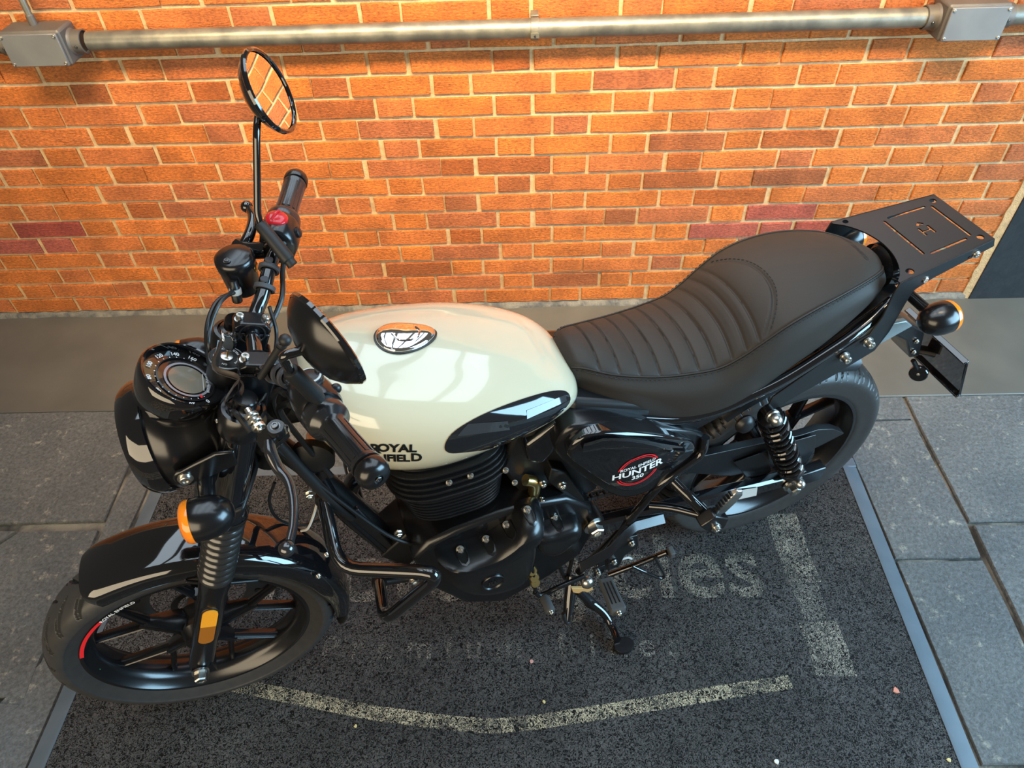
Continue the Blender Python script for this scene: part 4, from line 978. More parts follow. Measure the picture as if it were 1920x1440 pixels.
# stitched ribs of the rider's part: x at the middle of each groove; they bow backwards towards the edges
RIBS = [.855, .892, .931, .969, 1.008, 1.045, 1.079, 1.109, 1.134, 1.156]
def groove_x(k, y): return RIBS[k] + .010 * (1 - min(1, (abs(y) / .11)) ** 2)
def panel_edge(y): return 1.220 - .060 * (abs(y) / .116) ** 2.2                 # curved seam at the back of the ribbed part
def seat_top(x, y):
    T, ws, zs = st(x)[:3]; e = min(1, abs(y) / max(ws, 1e-4)); z = zs + (T - zs) * (1 - e ** 2.4)
    return z
def seat_relief(x, y):
    d = 0
    if x < panel_edge(y) - .004:
        dx = min(abs(x - groove_x(k, y)) for k in range(10)); d -= .0034 * math.exp(-(dx / .0022) ** 2) - .0016 * (1 - math.exp(-(dx / .009) ** 2))
        d += .0012
    d -= .0026 * math.exp(-((x - panel_edge(y)) / .0032) ** 2)
    return d
g = G(); rings = []; NX = 420; NT = 44
for i in range(NX + 1):
    x = ST[0][0] + (ST[-1][0] - ST[0][0]) * i / NX
    T, ws, zs, wb, zb, zh, wh = st(x); top = []
    for j in range(NT + 1):
        y = -ws + 2 * ws * j / NT; z = seat_top(x, y)
        if abs(y) < ws * .985: z += seat_relief(x, y) * min(1, (ws - abs(y)) / .006)
        top.append(V(x, y, z))
    def flank(s):
        out = [V(x, s * (ws + .0012), zs - .0028), V(x, s * (ws + .004), zs - .0016)]
        for q in (.12, .28, .48, .70): out.append(V(x, s * (ws + (wb - ws) * math.sin(q * math.pi / 2) + .003), zs - .002 + (zb - zs) * q))
        out.append(V(x, s * wb, zb))
        for q in (.3, .6, .85, 1): out.append(V(x, s * (wb + (wh - wb) * (1 - math.cos(q * math.pi / 2)) ), zb + (zh - zb) * q))
        return out
    rings.append(top + flank(1) + [V(x, wh * .5, zh + .002), V(x, -wh * .5, zh + .002)] + list(reversed(flank(-1))))
g.loft(rings); seat = obj('seat', g, M['leather'], bike, sharp=75)
def stitch_line(pts, name, step=.0085):
    P = catmull(pts, 6); g = G(); acc = 0
    for a, b in zip(P, P[1:]):
        acc += (b - a).length
        if acc > step:
            acc = 0; d = (b - a).normalized(); g.tube([a - d * .0024, a + d * .0024], .0009, 5, 1)
    o = obj(name, g, M['thread'], seat); o['kind'] = 'stuff'; return o
for s in (-1, 1):                                    # piping and the double row of stitches along the edge
    xs_ = [.815 + (1.480 - .815) * k / 40 for k in range(41)]
    g = G(); g.tube([V(x, s * (st(x)[1] + .0018), st(x)[2] + .0002) for x in xs_], .0017, 8, 2); obj('piping', g, M['leather'], seat)
    stitch_line([V(x, s * (st(x)[1] + .0075), st(x)[2] - .0038) for x in xs_], 'stitching')
stitch_line([V(panel_edge(y) + .006, y, seat_top(panel_edge(y) + .006, y) + .0004) for y in [-.108 + .216 * k / 30 for k in range(31)]], 'stitching')
g = G()
for x0 in (0,): g.loft([[V(x, -st(x)[6] * .9, st(x)[5] - .006), V(x, st(x)[6] * .9, st(x)[5] - .006), V(x, st(x)[6] * .96, st(x)[5] + .006), V(x, -st(x)[6] * .96, st(x)[5] + .006)] for x in [.83 + .6 * k / 30 for k in range(31)]])
obj('seat_base', g, M['plastic'], seat)
sbv = BVHTree.FromPolygons([tuple(v) for r in rings for v in r], [(i * len(rings[0]) + j, i * len(rings[0]) + j + 1, (i + 1) * len(rings[0]) + j + 1, (i + 1) * len(rings[0]) + j) for i in range(NX) for j in range(NT)])
text_on('embossed_lettering', 'ROYAL ENFIELD', .013, (1.425, .010, 1.0), V(0, 1, 0) * -1, V(1, 0, 0) * -1, M['thread'], seat, drop=(sbv, V(0, 0, -1)), lift=.0008, cut=1)

# ---------------------------------------------------------------- side panel with badge
def plate(outline, y_in, name, m, parent, bevel=.006, seg=3, bulge=0., n=6, per=4, prof=None, flat=None):
    """panel facing the near side: outline points carry their own y, domed towards the middle"""
    P = catmull(outline, per, True); c = sum(P, Vector()) / len(P); g = G()
    rr = [[V(p.x, y_in, p.z) for p in P], [p.copy() for p in P]]
    for q, dy in prof or []:                           # shoulder rolling over to a flat face
        rr.append([V(c.x + (p.x - c.x) * q, flat + (p.y - flat) * dy, c.z + (p.z - c.z) * q) for p in P])
    for k in range(1, n + 1) if not prof else []:
        q = 1 - k / n * .98
        rr.append([V(c.x + (p.x - c.x) * q, c.y + (p.y - c.y) * q - bulge * (1 - q * q), c.z + (p.z - c.z) * q) for p in P])
    g.loft(rr); o = obj(name, g, m, parent, sharp=40, bevel=bevel, seg=seg)
    return o, g
outer = [(0.7543, -0.128, 0.7118), (0.7705, -0.13, 0.7536), (0.7997, -0.132, 0.7646), (0.8621, -0.135, 0.745), (0.9427, -0.135, 0.7021), (1.0337, -0.13, 0.6483), (1.0832, -0.125, 0.6043), (1.0954, -0.128, 0.5546), (1.0642, -0.135, 0.5353), (1.009, -0.142, 0.51), (0.9549, -0.145, 0.4903), (0.8987, -0.145, 0.5031), (0.8417, -0.142, 0.5639), (0.795, -0.136, 0.6304), (0.7682, -0.131, 0.672)]
sp, _ = plate(outer, -.060, 'side_panel', M['satin'], bike, .008, 3, .010)
inner = [(0.7704, -0.15, 0.7097), (0.7812, -0.15, 0.7424), (0.8121, -0.152, 0.7572), (0.8629, -0.156, 0.7448), (0.9309, -0.156, 0.7112), (1.0099, -0.15, 0.6555), (1.0439, -0.146, 0.6224), (1.0493, -0.148, 0.5947), (1.0213, -0.154, 0.5794), (0.9729, -0.16, 0.5647), (0.9334, -0.162, 0.544), (0.8888, -0.162, 0.555), (0.8414, -0.16, 0.6085), (0.7984, -0.154, 0.6659)]
sc, scg = plate(inner, -.110, 'side_cover', M['gloss'], sp, .006, 3, .012)
g = G(); g.loft([[V(*p) for p in r] for r in zip([(0.7924, -0.163, 0.7532), (0.8252, -0.168, 0.7601), (0.8765, -0.172, 0.7427), (0.936, -0.17, 0.7019), (1.0062, -0.16, 0.6458)], [(0.788, -0.168, 0.7399), (0.8244, -0.173, 0.7421), (0.8756, -0.178, 0.7256), (0.9353, -0.175, 0.6891), (1.008, -0.164, 0.6365)], [(0.8019, -0.15, 0.705), (0.8386, -0.15, 0.6949), (0.8957, -0.15, 0.6661), (0.9558, -0.15, 0.6357), (1.021, -0.15, 0.6064)])], closed=True); obj('cover_ridge', g, M['gloss'], sc, sharp=60)
scb = BVHTree.FromPolygons([tuple(v) for v in scg.v], scg.f)
def scp(p, lift=.0012):
    h = scb.ray_cast(V(p.x, -.4, p.z), V(0, 1, 0)); return (h[0] - V(0, lift, 0)) if h[0] is not None else p
BC = V(*(0.9103, -0.172, 0.623)); bx_ = V(.998, 0, .06); bz_ = V(-.05, 0, .998)
for r0, r1 in ((.0455, .0428), (.0405, .0388)):
    for lo, hi in ((20, 158), (200, 338)):
        g = G(); pts = [math.radians(lo + (hi - lo) * k / 30) for k in range(31)]
        g.skin(g.ring([scp(BC + bx_ * r0 * math.cos(t) + bz_ * r0 * math.sin(t), .0016) for t in pts]), g.ring([scp(BC + bx_ * r1 * math.cos(t) + bz_ * r1 * math.sin(t), .0016) for t in pts]), False); obj('badge_ring', g, M['red'], sc)
g = G(); 
for w_, sz, dz, sxx, bo in (('ROYAL ENFIELD', .0105, .0165, 1.0, .0002), ('HUNTER', .0245, .0, 1.12, .0006), ('350', .0165, -.0185, 1.05, .0004)):
    text_on('badge_lettering', w_, sz, BC + bz_ * dz, bx_, bz_, M['white'], sc, sx=sxx, bold=bo, drop=(scb, V(0, 1, 0)), lift=.0018, cut=1)
# far side panel, seen only from elsewhere
g = G(); g.prism([V(p[0], .06, p[2]) for p in outer], (0, .075, 0)); obj('side_panel', g, M['satin'], bike, bevel=.01)
# infill between tank and side panel
g = G(); g.prism([(0.7058, -0.1, 0.7054), (0.7673, -0.1, 0.7504), (0.7735, -0.105, 0.723), (0.7604, -0.11, 0.6739), (0.7374, -0.11, 0.6476), (0.7092, -0.105, 0.661)], (0, .16, 0)); obj('throttle_cover', g, M['gloss'], bike, bevel=.008, seg=3)
g = G(); g.prism([V(.80, -.09, .785), V(1.05, -.112, .690), V(1.20, -.112, .700), V(1.20, -.10, .64), V(1.06, -.11, .60), V(.90, -.10, .55), V(.76, -.09, .66)], (0, .19, 0)); obj('air_box', g, M['plastic'], bike, bevel=.012, seg=2)

# ---------------------------------------------------------------- frame
def pipe(name, pts, r, m='gloss', rad=.05, parent=None, n=16):
    g = G(); g.tube(rounded(pts, rad), r, n, 1); return obj(name, g, M[m], parent or bike)
pipe('frame_spine', [(.27, 0, .86), (.50, 0, .84), (.80, 0, .72), (.86, 0, .60), (.86, 0, .38)], .026, 'matte')
pipe('downtube', [(.275, 0, .80), (.32, -.0, .70), (.44, -.0, .34)], .021, 'matte')
for s in (-1, 1):
    pipe('seat_rail', [(.80, s * .075, .735), (1.02, s * .112, .668), (1.10, s * .118, .668), (1.24, s * .115, .70), (1.40, s * .10, .765), (1.49, s * .075, .80)], .0125)
    pipe('rear_loop', [(1.0795, -0.13, 0.6083) if s < 0 else (1.06, .13, .64), (1.0789, -0.138, 0.5654) if s < 0 else (1.05, .138, .60), (0.9883, -0.145, 0.5146) if s < 0 else (.95, .145, .55), (0.909, -0.125, 0.3041) if s < 0 else (.87, .125, .38), (0.8428, -0.1, 0.1455) if s < 0 else (.82, .10, .27)], .0095, rad=.03)
g = G(); g.tube([V(*p) for p in ((0.3385, -0.03, 0.693), (0.3545, -0.035, 0.5812), (0.3961, -0.035, 0.4547), (0.4352, -0.035, 0.3468))], .013, 12, 4); obj('engine_hanger', g, M['satin'], bike)
g = G(); g.prism([(0.3615, -0.045, 0.5735), (0.3862, -0.045, 0.5847), (0.4419, -0.045, 0.3782), (0.4297, -0.045, 0.358)], (0, .012, 0)); obj('hanger_cover', g, M['plastic'], bike, bevel=.003)
g = G(); g.tube([(0.2971, -0.05, 0.8363), (0.3197, -0.055, 0.7511), (0.3468, -0.055, 0.6504), (0.3713, -0.05, 0.5758)], .0105, 12); obj('wiring_sleeve', g, M['rubber'], bike)
for p in ((0.4479, -0.06, 0.4899), (0.4996, -0.08, 0.4632), (0.3141, -0.05, 0.6823)): bolt('frame_bolt', p, (0, -1, 0), .007, .010, bike)
g = G(); g.prism([V(.40, -.05, .40), V(.47, -.05, .46), V(.52, -.05, .50), V(.52, -.05, .40), V(.45, -.05, .33)], (0, .1, 0)); obj('front_engine_plate', g, M['matte'], bike, bevel=.004)
# horn and ignition coil behind the tank front
g = G(); g.lathe([(.018, 0), (.036, .004), (.038, .02), (.02, .03)], (.345, -.03, .77), (-.3, -1, 0), 28); obj('horn', g, M['matte'], bike)

# ---------------------------------------------------------------- engine
def fin_ring(cx, cz, a, b, z, tilt, n=40, e=3.2):
    out = []
    for i in range(n):
        t = 2 * math.pi * i / n; c, s = math.cos(t), math.sin(t)
        x = a * math.copysign(abs(c) ** (2 / e), c); y = b * math.copysign(abs(s) ** (2 / e), s)
        out.append(V(cx + x - z * tilt, y, cz + z))
    return out
TILT = .06; EC = (.578, .47)
g = G(); g.loft([fin_ring(*EC, .070, .070, z, TILT) for z in (0, .08, .16, .26)]); cyl = obj('cylinder', g, M['engine'], bike)
fins = [(.070 + .0135 * k, .100 + .0020 * k, .096 + .002 * k) for k in range(7)] + [(.172 + .0165 * k, .122 - .001 * k * k * .3, .118 - .001 * k) for k in range(5)]
for z, a, b in fins:
    g = G(); g.loft([fin_ring(*EC, a * .985, b * .985, z, TILT), fin_ring(*EC, a, b, z + .0012, TILT), fin_ring(*EC, a, b, z + .0042, TILT), fin_ring(*EC, a * .985, b * .985, z + .0054, TILT)]); obj('cooling_fin', g, M['engine'], cyl, sharp=50)
g = G(); g.loft([fin_ring(*EC, .108, .104, .250, TILT), fin_ring(*EC, .108, .104, .268, TILT), fin_ring(*EC, .085, .085, .285, TILT)]); hd = obj('cylinder_head', g, M['engine'], cyl, bevel=.006)
for p in ((0.5554, -0.112, 0.6815), (0.5957, -0.112, 0.6836), (0.6663, -0.1, 0.651), (0.6852, -0.095, 0.5949)): bolt('head_bolt', p, (0, -.8, .6), .0045, .006, hd, hexa=False)
case = [(0.4598, -0.1, 0.4602), (0.4974, -0.1, 0.5008), (0.5538, -0.1, 0.5193), (0.6431, -0.1, 0.5299), (0.7224, -0.1, 0.5274), (0.7927, -0.1, 0.5111), (0.8503, -0.1, 0.4517), (0.8698, -0.1, 0.3557), (0.8365, -0.1, 0.2576), (0.7646, -0.1, 0.2005), (0.643, -0.1, 0.1461), (0.5538, -0.1, 0.2022), (0.4794, -0.1, 0.3341)]
g = G(); g.prism([V(p[0], -.115, p[2]) for p in case], (0, .23, 0)); obj('crankcase', g, M['engine'], bike, bevel=.012, seg=3)
cov1 = [(0.5053, -0.14, 0.4793), (0.5398, -0.122, 0.4788), (0.6071, -0.118, 0.4811), (0.6543, -0.118, 0.5055), (0.6882, -0.116, 0.5354), (0.7164, -0.116, 0.5361), (0.7334, -0.12, 0.5175), (0.7303, -0.135, 0.4959), (0.7058, -0.17, 0.4892), (0.6953, -0.175, 0.4004), (0.6775, -0.175, 0.3372), (0.6411, -0.175, 0.3225), (0.5936, -0.175, 0.3351), (0.5526, -0.175, 0.3728), (0.5209, -0.172, 0.4346)]
ec, ecg = plate(cov1, -.10, 'clutch_cover', M['engine'], bike, .010, 3, .012, per=3, prof=[(.96, .74), (.91, .46), (.84, .24), (.76, .10), (.66, .03), (.4, 0), (.02, 0)], flat=-.182)
cov2 = [(0.7468, -0.112, 0.4582), (0.771, -0.105, 0.4595), (0.8112, -0.105, 0.4547), (0.8241, -0.11, 0.4261), (0.8149, -0.13, 0.3973), (0.7862, -0.148, 0.3762), (0.7538, -0.15, 0.3625), (0.7214, -0.15, 0.3956), (0.7144, -0.148, 0.453)]
e2, e2g = plate(cov2, -.09, 'sprocket_cover', M['engine'], bike, .008, 3, .006, per=3, prof=[(.95, .72), (.88, .42), (.80, .2), (.70, .06), (.55, 0), (.02, 0)], flat=-.158)
EB = {id(ec): BVHTree.FromPolygons([tuple(v) for v in ecg.v], ecg.f), id(e2): BVHTree.FromPolygons([tuple(v) for v in e2g.v], e2g.f)}
def seat_on(o, p, lift=0.):
    d = V(.11, .463, -.879); h = EB[id(o)].ray_cast(Vector(p) - d * .5, d); return (h[0] - d * lift) if h[0] is not None else Vector(p)
for o, p in ((ec, (0.5533, -0.14, 0.4922)), (ec, (0.6078, -0.14, 0.5015)), (ec, (0.6519, -0.14, 0.5325)), (ec, (0.6971, -0.135, 0.5547)), (e2, (0.7624, -0.12, 0.4701))):
    p = Vector(p); dn = V(.06, -.46, -.28)                     # the slot runs down the shoulder of the cover
    dn.normalize(); sd = V(1, 0, .05)
    pts = [p + sd * a + dn * b for a, b in ((-.0095, -.006), (.0, -.010), (.0095, -.006), (.0105, .014), (.0075, .026), (0, .031), (-.0065, .026), (-.009, .014))]
    g = G(); g.loft([[seat_on(o, t + (t - p) * .16, -.001) for t in pts], [seat_on(o, t + (t - p) * .16, .0014) for t in pts], [seat_on(o, t, .0022) for t in pts], [seat_on(o, t, .0002) for t in pts]], loop=True); obj('recess_lip', g, M['satin'], o, sharp=30)
    g = G(); g.prism([seat_on(o, t, .0006) for t in pts], (0, .003, -.002)); obj('bolt_recess', g, M['print'], o)
    q = seat_on(o, p); bolt('cover_bolt', q, (0, -.75, .66), .0062, .008, o)
p = seat_on(ec, (0.6051, -0.18, 0.3986)); g = G(); g.lathe([(.024, -.004), (.024, .003), (.0225, .0045), (.021, .003), (.020, .002), (.012, .0028), (0, .0032)], p, (0, -1, .06), 36, caps=False); em = obj('cover_emblem', g, M['engine'], ec)
text_on('emblem_letters', 'RE', .020, p + V(0, -.0042, 0), (1, 0, 0), (0, 0, 1), M['darksteel'], em)
for p, r in (((0.7784, -0.11, 0.5642), .007), ((0.7412, -0.1, 0.5743), .006), ((0.7398, -0.1, 0.5185), .005)): bolt('engine_bolt', p, (0, -1, 0), r, .010, bike, hexa=False)
g = G(); g.tube([(0.709, -0.09, 0.5856), (0.7281, -0.09, 0.5672), (0.728, -0.085, 0.5129)], .012, 12); obj('breather_pipe', g, M['brass'], bike)
g = G(); g.prism([(0.7607, -0.1, 0.6099), (0.7918, -0.1, 0.5863), (0.8369, -0.1, 0.4688), (0.855, -0.11, 0.4117), (0.8304, -0.11, 0.4035), (0.7931, -0.1, 0.5011), (0.7538, -0.1, 0.5682)], (0, .05, 0)); obj('pivot_plate', g, M['matte'], bike, bevel=.004)
g = G(); g.prism([V(.665, -.075, .62), V(.70, -.075, .74), V(.80, -.075, .76), V(.90, -.075, .60), V(.88, -.075, .44), V(.74, -.075, .42)], (0, .15, 0)); obj('intake_housing', g, M['plastic'], bike, bevel=.01)
# exhaust on the far side
pipe('exhaust_header', [(.50, .02, .60), (.40, .05, .57), (.36, .09, .45), (.42, .12, .26), (.62, .135, .20), (.95, .14, .20)], .019, 'satin', .08)
g = G(); g.lathe([(.022, 0), (.045, .06), (.050, .12), (.050, .48), (.042, .54), (.030, .545)], (.93, .155, .205), (1, .06, .10), 32); obj('silencer', g, M['satin'], bike)

# ---------------------------------------------------------------- crash guard
A_, B_, C_, D_, E_ = (0.3331, -0.05, 0.6555), (0.3296, -0.165, 0.5995), (0.5, -0.255, 0.6359), (0.3811, -0.215, 0.4519), (0.383, -0.075, 0.3466)
for s in (-1, 1):
    g = G(); pts = [V(p[0], p[1] * -s, p[2]) for p in (A_, B_, C_, D_, E_)]
    g.tube(rounded(pts, .045, 7), .0128, 18, 1); cg = obj('crash_guard', g, M['gloss'], bike)
    g = G(); g.lathe([(.016, -.004), (.016, .006)], pts[-1], (0, s, .2), 16); g.lathe([(.015, -.006), (.015, .008)], pts[0], (0, s, .2), 16); obj('guard_mount', g, M['matte'], cg)
g = G(); g.tube([(0.3848, -0.07, 0.3362), (0.4378, -0.07, 0.321), (0.4839, -0.08, 0.3286)], .009, 10); obj('guard_brace', g, M['matte'], bike)
bolt('guard_bolt', (0.4542, -0.105, 0.3693), (0, -1, .3), .008, .012, bike)

# ---------------------------------------------------------------- swingarm, shocks, chain
for s in (-1, 1):
    y = s * .118
    g = G(); rings = []
    for q, x, z in [(k / 10, .86 + (1.46 - .86) * k / 10, .375 + (.300 - .375) * k / 10) for k in range(11)]:
        rings.append([V(x, y + a * .0135, z + b * (.026 - .004 * q)) for a, b in ((-1, -.7), (-.6, -1), (.6, -1), (1, -.7), (1, .7), (.6, 1), (-.6, 1), (-1, .7))])
    g.loft(rings); sa = obj('swingarm', g, M['gloss'] if s < 0 else M['satin'], bike, sharp=30)
    g = G(); g.box((1.425, y - s * -.001, .303), (.085, .030, .050)); obj('axle_block', g, M['satin'], sa, bevel=.004)
    bolt('axle_nut', V(1.37, s * .134, .3056), (0, s, 0), .0145, .026, sa)
    if s < 0:
        g = G(); g.prism([(1.2156, -0.1335, 0.3557), (1.2703, -0.1335, 0.3416), (1.2774, -0.1335, 0.3046), (1.2229, -0.1335, 0.3144)], (0, -.0006, 0)); obj('label', g, M['label'], sa)
    # shock absorber
    t, b = (V(*(1.2223, -0.128, 0.6284)), V(*(1.3614, -0.138, 0.351))) if s < 0 else (V(1.224, .128, .64), V(1.37, .138, .335))
    d = (b - t).normalized(); L = (b - t).length
    g = G(); g.lathe([(.009, 0), (.009, L * .55), (.016, L * .55), (.016, L * .92), (.011, L)], t, d, 20); sh = obj('shock_absorber', g, M['satin'], bike)
    g = G(); g.lathe([(.010, .012), (.026, .016), (.026, .022), (.018, .026)], t, d, 28); obj('spring_seat', g, M['satin'], sh); g = G(); g.lathe([(.020, L - .050), (.030, L - .046), (.030, L - .034), (.012, L - .026)], t, d, 28); obj('spring_seat', g, M['satin'], sh)
    turns = 10.5; n = 260; _, u, w = frame(d)
    pts = [t + d * (.026 + (L - .076) * k / n) + (u * math.cos(2 * math.pi * turns * k / n) + w * math.sin(2 * math.pi * turns * k / n)) * .0262 for k in range(n + 1)]
    g = G(); g.tube(pts, .0046, 8, 1); obj('spring', g, M['gloss'], sh)
    for c in (t, b): g = G(); g.lathe([(.0125, -.010), (.0125, .010)], c, (0, 1, 0), 20); obj('shock_eye', g, M['satin'], sh)
    for c, r in ((t, .0135), (b, .0125)):
        g = G(); g.lathe([(r * 1.15, .010), (r * 1.15, .016), (r, .018), (r, .026), (r * .8, .034), (r * .4, .038), (0, .039)], c, (0, s, .1), 18, caps=False); obj('dome_nut', g, M['steel'], sh)
g = G(); g.lathe([(.018, -.125), (.018, .125)], (.86, 0, .40), (0, 1, 0), 20); obj('swingarm_pivot', g, M['darksteel'], bike)
pv = V(*(0.8561, -0.118, 0.382)); g = G(); g.lathe([(.024, -.003), (.024, .002)], pv, (0, -1, 0), 28); obj('pivot_washer', g, M['brass'], bike); bolt('pivot_bolt', pv + V(0, -.002, 0), (0, -1, 0), .0175, .024, bike)
# chain guard
up_ = [(0.9814, -0.1, 0.506), (1.0782, -0.1, 0.4956), (1.2304, -0.098, 0.4709), (1.3797, -0.095, 0.4434), (1.43, -0.095, 0.4436), (1.4757, -0.095, 0.4264), (1.5204, -0.093, 0.391)]
lo_ = [(1.5223, -0.093, 0.3861), (1.4569, -0.095, 0.3671), (1.3214, -0.098, 0.3433), (1.2147, -0.098, 0.3661), (1.0886, -0.1, 0.4395), (0.9885, -0.1, 0.4534)]
g = G(); g.prism([V(*p) for p in up_] + [V(*p) for p in lo_], (0, .004, 0)); cgd = obj('chain_guard', g, M['plastic'], bike, bevel=.002)
g = G(); A, B = [V(*p) for p in up_], [V(*p) + V(0, .018, .001) for p in up_]; g.loft([[a, b, b - V(0, 0, .003), a - V(0, 0, .003)] for a, b in zip(A, B)]); obj('guard_top', g, M['plastic'], cgd, bevel=.001)
g = G(); g.prism([(1.2019, -0.106, 0.4345), (1.2884, -0.106, 0.4412), (1.3257, -0.106, 0.3409), (1.289, -0.106, 0.3257), (1.2559, -0.106, 0.3527)], (0, .003, 0)); obj('guard_plate', g, M['satin'], cgd, bevel=.001)
g = G(); g.prism([(1.3428, -0.106, 0.4469), (1.4152, -0.106, 0.4432), (1.4333, -0.106, 0.391), (1.427, -0.106, 0.3217), (1.4088, -0.106, 0.3126)], (0, .003, 0)); obj('guard_plate', g, M['satin'], cgd, bevel=.001)
for p in ((1.3156, -0.108, 0.331), (1.4224, -0.108, 0.3176)): bolt('guard_bolt', p, (0, -1, 0), .005, .006, cgd, hexa=False)
g = G(); g.lathe([(.092, -.003), (.092, .003), (.070, .003), (.070, -.003)], V(1.37, -.078, .3056), (0, 1, 0), 60, loop=True); spk = obj('rear_sprocket', g, M['darksteel'], bike)
def chain_pts():
    r1, r2, c1, c2 = .093, .036, V(1.37, -.078, .3056), V(.80, -.078, .40)
    P = []
    for k in range(15): a = math.radians(98 - 180 * k / 14); P.append(c1 + V(math.cos(a) * r1, 0, math.sin(a) * r1))
    for k in range(9): a = math.radians(-82 - 180 * k / 8); P.append(c2 + V(math.cos(a) * r2, 0, math.sin(a) * r2))
    return P
P = chain_pts(); dense = []
for a, b in zip(P, P[1:] + P[:1]):
    m = max(1, int((b - a).length / .0079)); dense += [a + (b - a) * (k / m) for k in range(m)]
g = G()
for i in range(0, len(dense) - 1, 2):
    a, b = dense[i], dense[(i + 1) % len(dense)]; d = (b - a).normalized(); up = d.cross(V(0, 1, 0))
    for yy in (-.006, .006): g.box((a + b) / 2 + V(0, yy, 0), ((b - a).length * 1.75, .0016, .011), (d, V(0, 1, 0), up))
    g.lathe([(.0042, -.0055), (.0042, .0055)], a, (0, 1, 0), 8)
o = obj('chain', g, M['chain'], bike); o['kind'] = 'stuff'

# ---------------------------------------------------------------- footrests, stands, gear lever
def bar3(name, pts, r, m, parent=None, n=12, per=4): g = G(); g.tube(pts, r, n, per); return obj(name, g, M[m], parent or bike)
# rider's footrest bracket: flat bent strip
strip = [(1.0241, -0.138, 0.3472), (0.9499, -0.142, 0.3627), (0.9196, -0.152, 0.3595), (0.8807, -0.166, 0.3362), (0.8573, -0.17, 0.3336), (0.8042, -0.172, 0.3177)]
g = G(); g.loft([[V(*p) + V(0, .005, .011), V(*p) + V(0, -.011, -.005), V(*p) + V(0, -.008, -.009), V(*p) + V(0, .008, .007)] for p in strip]); fb = obj('footrest_bracket', g, M['satin'], bike, bevel=.001)
g = G(); c = V(*(0.8584, -0.165, 0.2514)); g.prism([c + V(-.014, 0, .02), c + V(.014, 0, .02), c + V(.016, 0, -.010), c + V(.006, 0, -.020), c + V(-.010, 0, -.018)], (0, .004, 0)); g.prism([c + V(.024, .0, .018), c + V(.03, 0, .018), c + V(.032, 0, -.014), c + V(.025, 0, -.014)], (0, .02, 0)); obj('footrest_hinge', g, M['satin'], fb, bevel=.001)
bolt('hinge_bolt', c + V(.0, -.001, -.004), (0, -1, 0), .005, .006, fb, hexa=False)
for p in ((0.9566, -0.13, 0.2655), (0.9179, -0.13, 0.2012)): bolt('bracket_bolt', p, (0, -1, 0), .0065, .008, fb, hexa=False)
a, b = V(*(0.8724, -0.175, 0.222)), V(*(0.8659, -0.262, 0.2333)); d = (b - a).normalized(); _, u, w = frame(d, (0, 0, 1))
g = G(); rings = []
for q, k in ((0, .7), (.03, .95), (.5, 1), (.95, 1.12), (.99, 1.0), (1, .8)): rings.append([a + (b - a) * q + (u * (x * .0105) + w * (z * .0165)) * k for x, z in ((-1, -.8), (-.6, -1), (.6, -1), (1, -.8), (1, .8), (.6, 1), (-.6, 1), (-1, .8))])
g.loft(rings); fp = obj('footrest', g, M['pegrubber'], bike, sharp=30)
for q in (-.008, 0, .008):
    g = G(); g.tube([a + d * .014 + u * .0105 + w * q, b - d * .016 + u * .0112 + w * q * 1.1], .0014, 6, 1); obj('footrest_groove', g, M['print'], fp)
bolt('footrest_screw', b, d, .006, .008, fp, hexa=False)
g = G(); g.prism([(0.8702, -0.128, 0.2398), (0.9288, -0.128, 0.2928), (0.9713, -0.128, 0.2873), (0.9808, -0.128, 0.2333), (0.9475, -0.128, 0.2079), (0.9359, -0.128, 0.1577), (0.8855, -0.128, 0.1683)], (0, .010, 0)); obj('stand_bracket', g, M['matte'], bike, bevel=.002)
# right footrest
g = G(); g.tube([(.86, .14, .27), (.87, .18, .265), (.868, .262, .25)], .013, 10); obj('footrest', g, M['pegrubber'], bike)
# gear lever and linkage
gl = bar3('gear_lever', [(0.7036, -0.165, 0.2561), (0.7181, -0.168, 0.2364), (0.762, -0.17, 0.252), (0.8239, -0.165, 0.2532)], .006, 'satin')
a, b = V(*(0.7176, -0.185, 0.2591)), V(*(0.7183, -0.225, 0.2675)); g = G(); g.lathe([(.009, 0), (.0108, .003), (.0108, (b - a).length - .004), (.0095, (b - a).length)], a, b - a, 18); obj('lever_rubber', g, M['pegrubber'], gl)
bolt('lever_screw', b, b - a, .0045, .006, gl, hexa=False)
for p in ((0.7013, -0.15, 0.3294), (0.7045, -0.155, 0.3073), (0.706, -0.158, 0.2871)):
    g = G(); g.lathe([(.010, -.006), (.0115, -.003), (.0115, .003), (.010, .006)], p, (.1, -1, .5), 10); obj('shift_joint', g, M['brass'], gl)
bar3('shift_rod', [(0.7012, -0.15, 0.3484), (0.7051, -0.157, 0.2908), (0.7053, -0.164, 0.2531)], .005, 'satin', gl)
g = G(); g.lathe([(.0155, -.004), (.0155, .004), (.011, .010), (.004, .0125), (0, .013)], (0.8312, -0.168, 0.2232), (0, -1, .3), 22, caps=False); obj('lever_pivot', g, M['steel'], gl)
# side stand
ss = bar3('side_stand', [(0.832, -0.13, 0.1139), (0.856, -0.15, 0.0728), (0.8818, -0.175, 0.045), (0.8932, -0.205, 0.0254), (0.8903, -0.247, 0.0345)], [.014, .013, .011, .0095, .009], 'gloss')
g = G(); g.prism([(0.8254, -0.125, 0.0919), (0.8397, -0.13, 0.103), (0.8837, -0.176, 0.0516), (0.8842, -0.184, 0.0374), (0.8435, -0.16, 0.0661)], (0, .006, 0)); obj('stand_gusset', g, M['satin'], ss, bevel=.002)
sf = V(*(0.9022, -0.2595, 0.015)); g = G(); rings = []
for h, k in ((-.006, .9), (-.002, 1), (.004, 1), (.007, .9)): rings.append([sf + V(.026 * k * math.cos(t), .021 * k * math.sin(t), h) for t in (2 * math.pi * i / 20 for i in range(20))])
g.loft(rings); obj('stand_foot', g, M['satin'], ss, sharp=40)
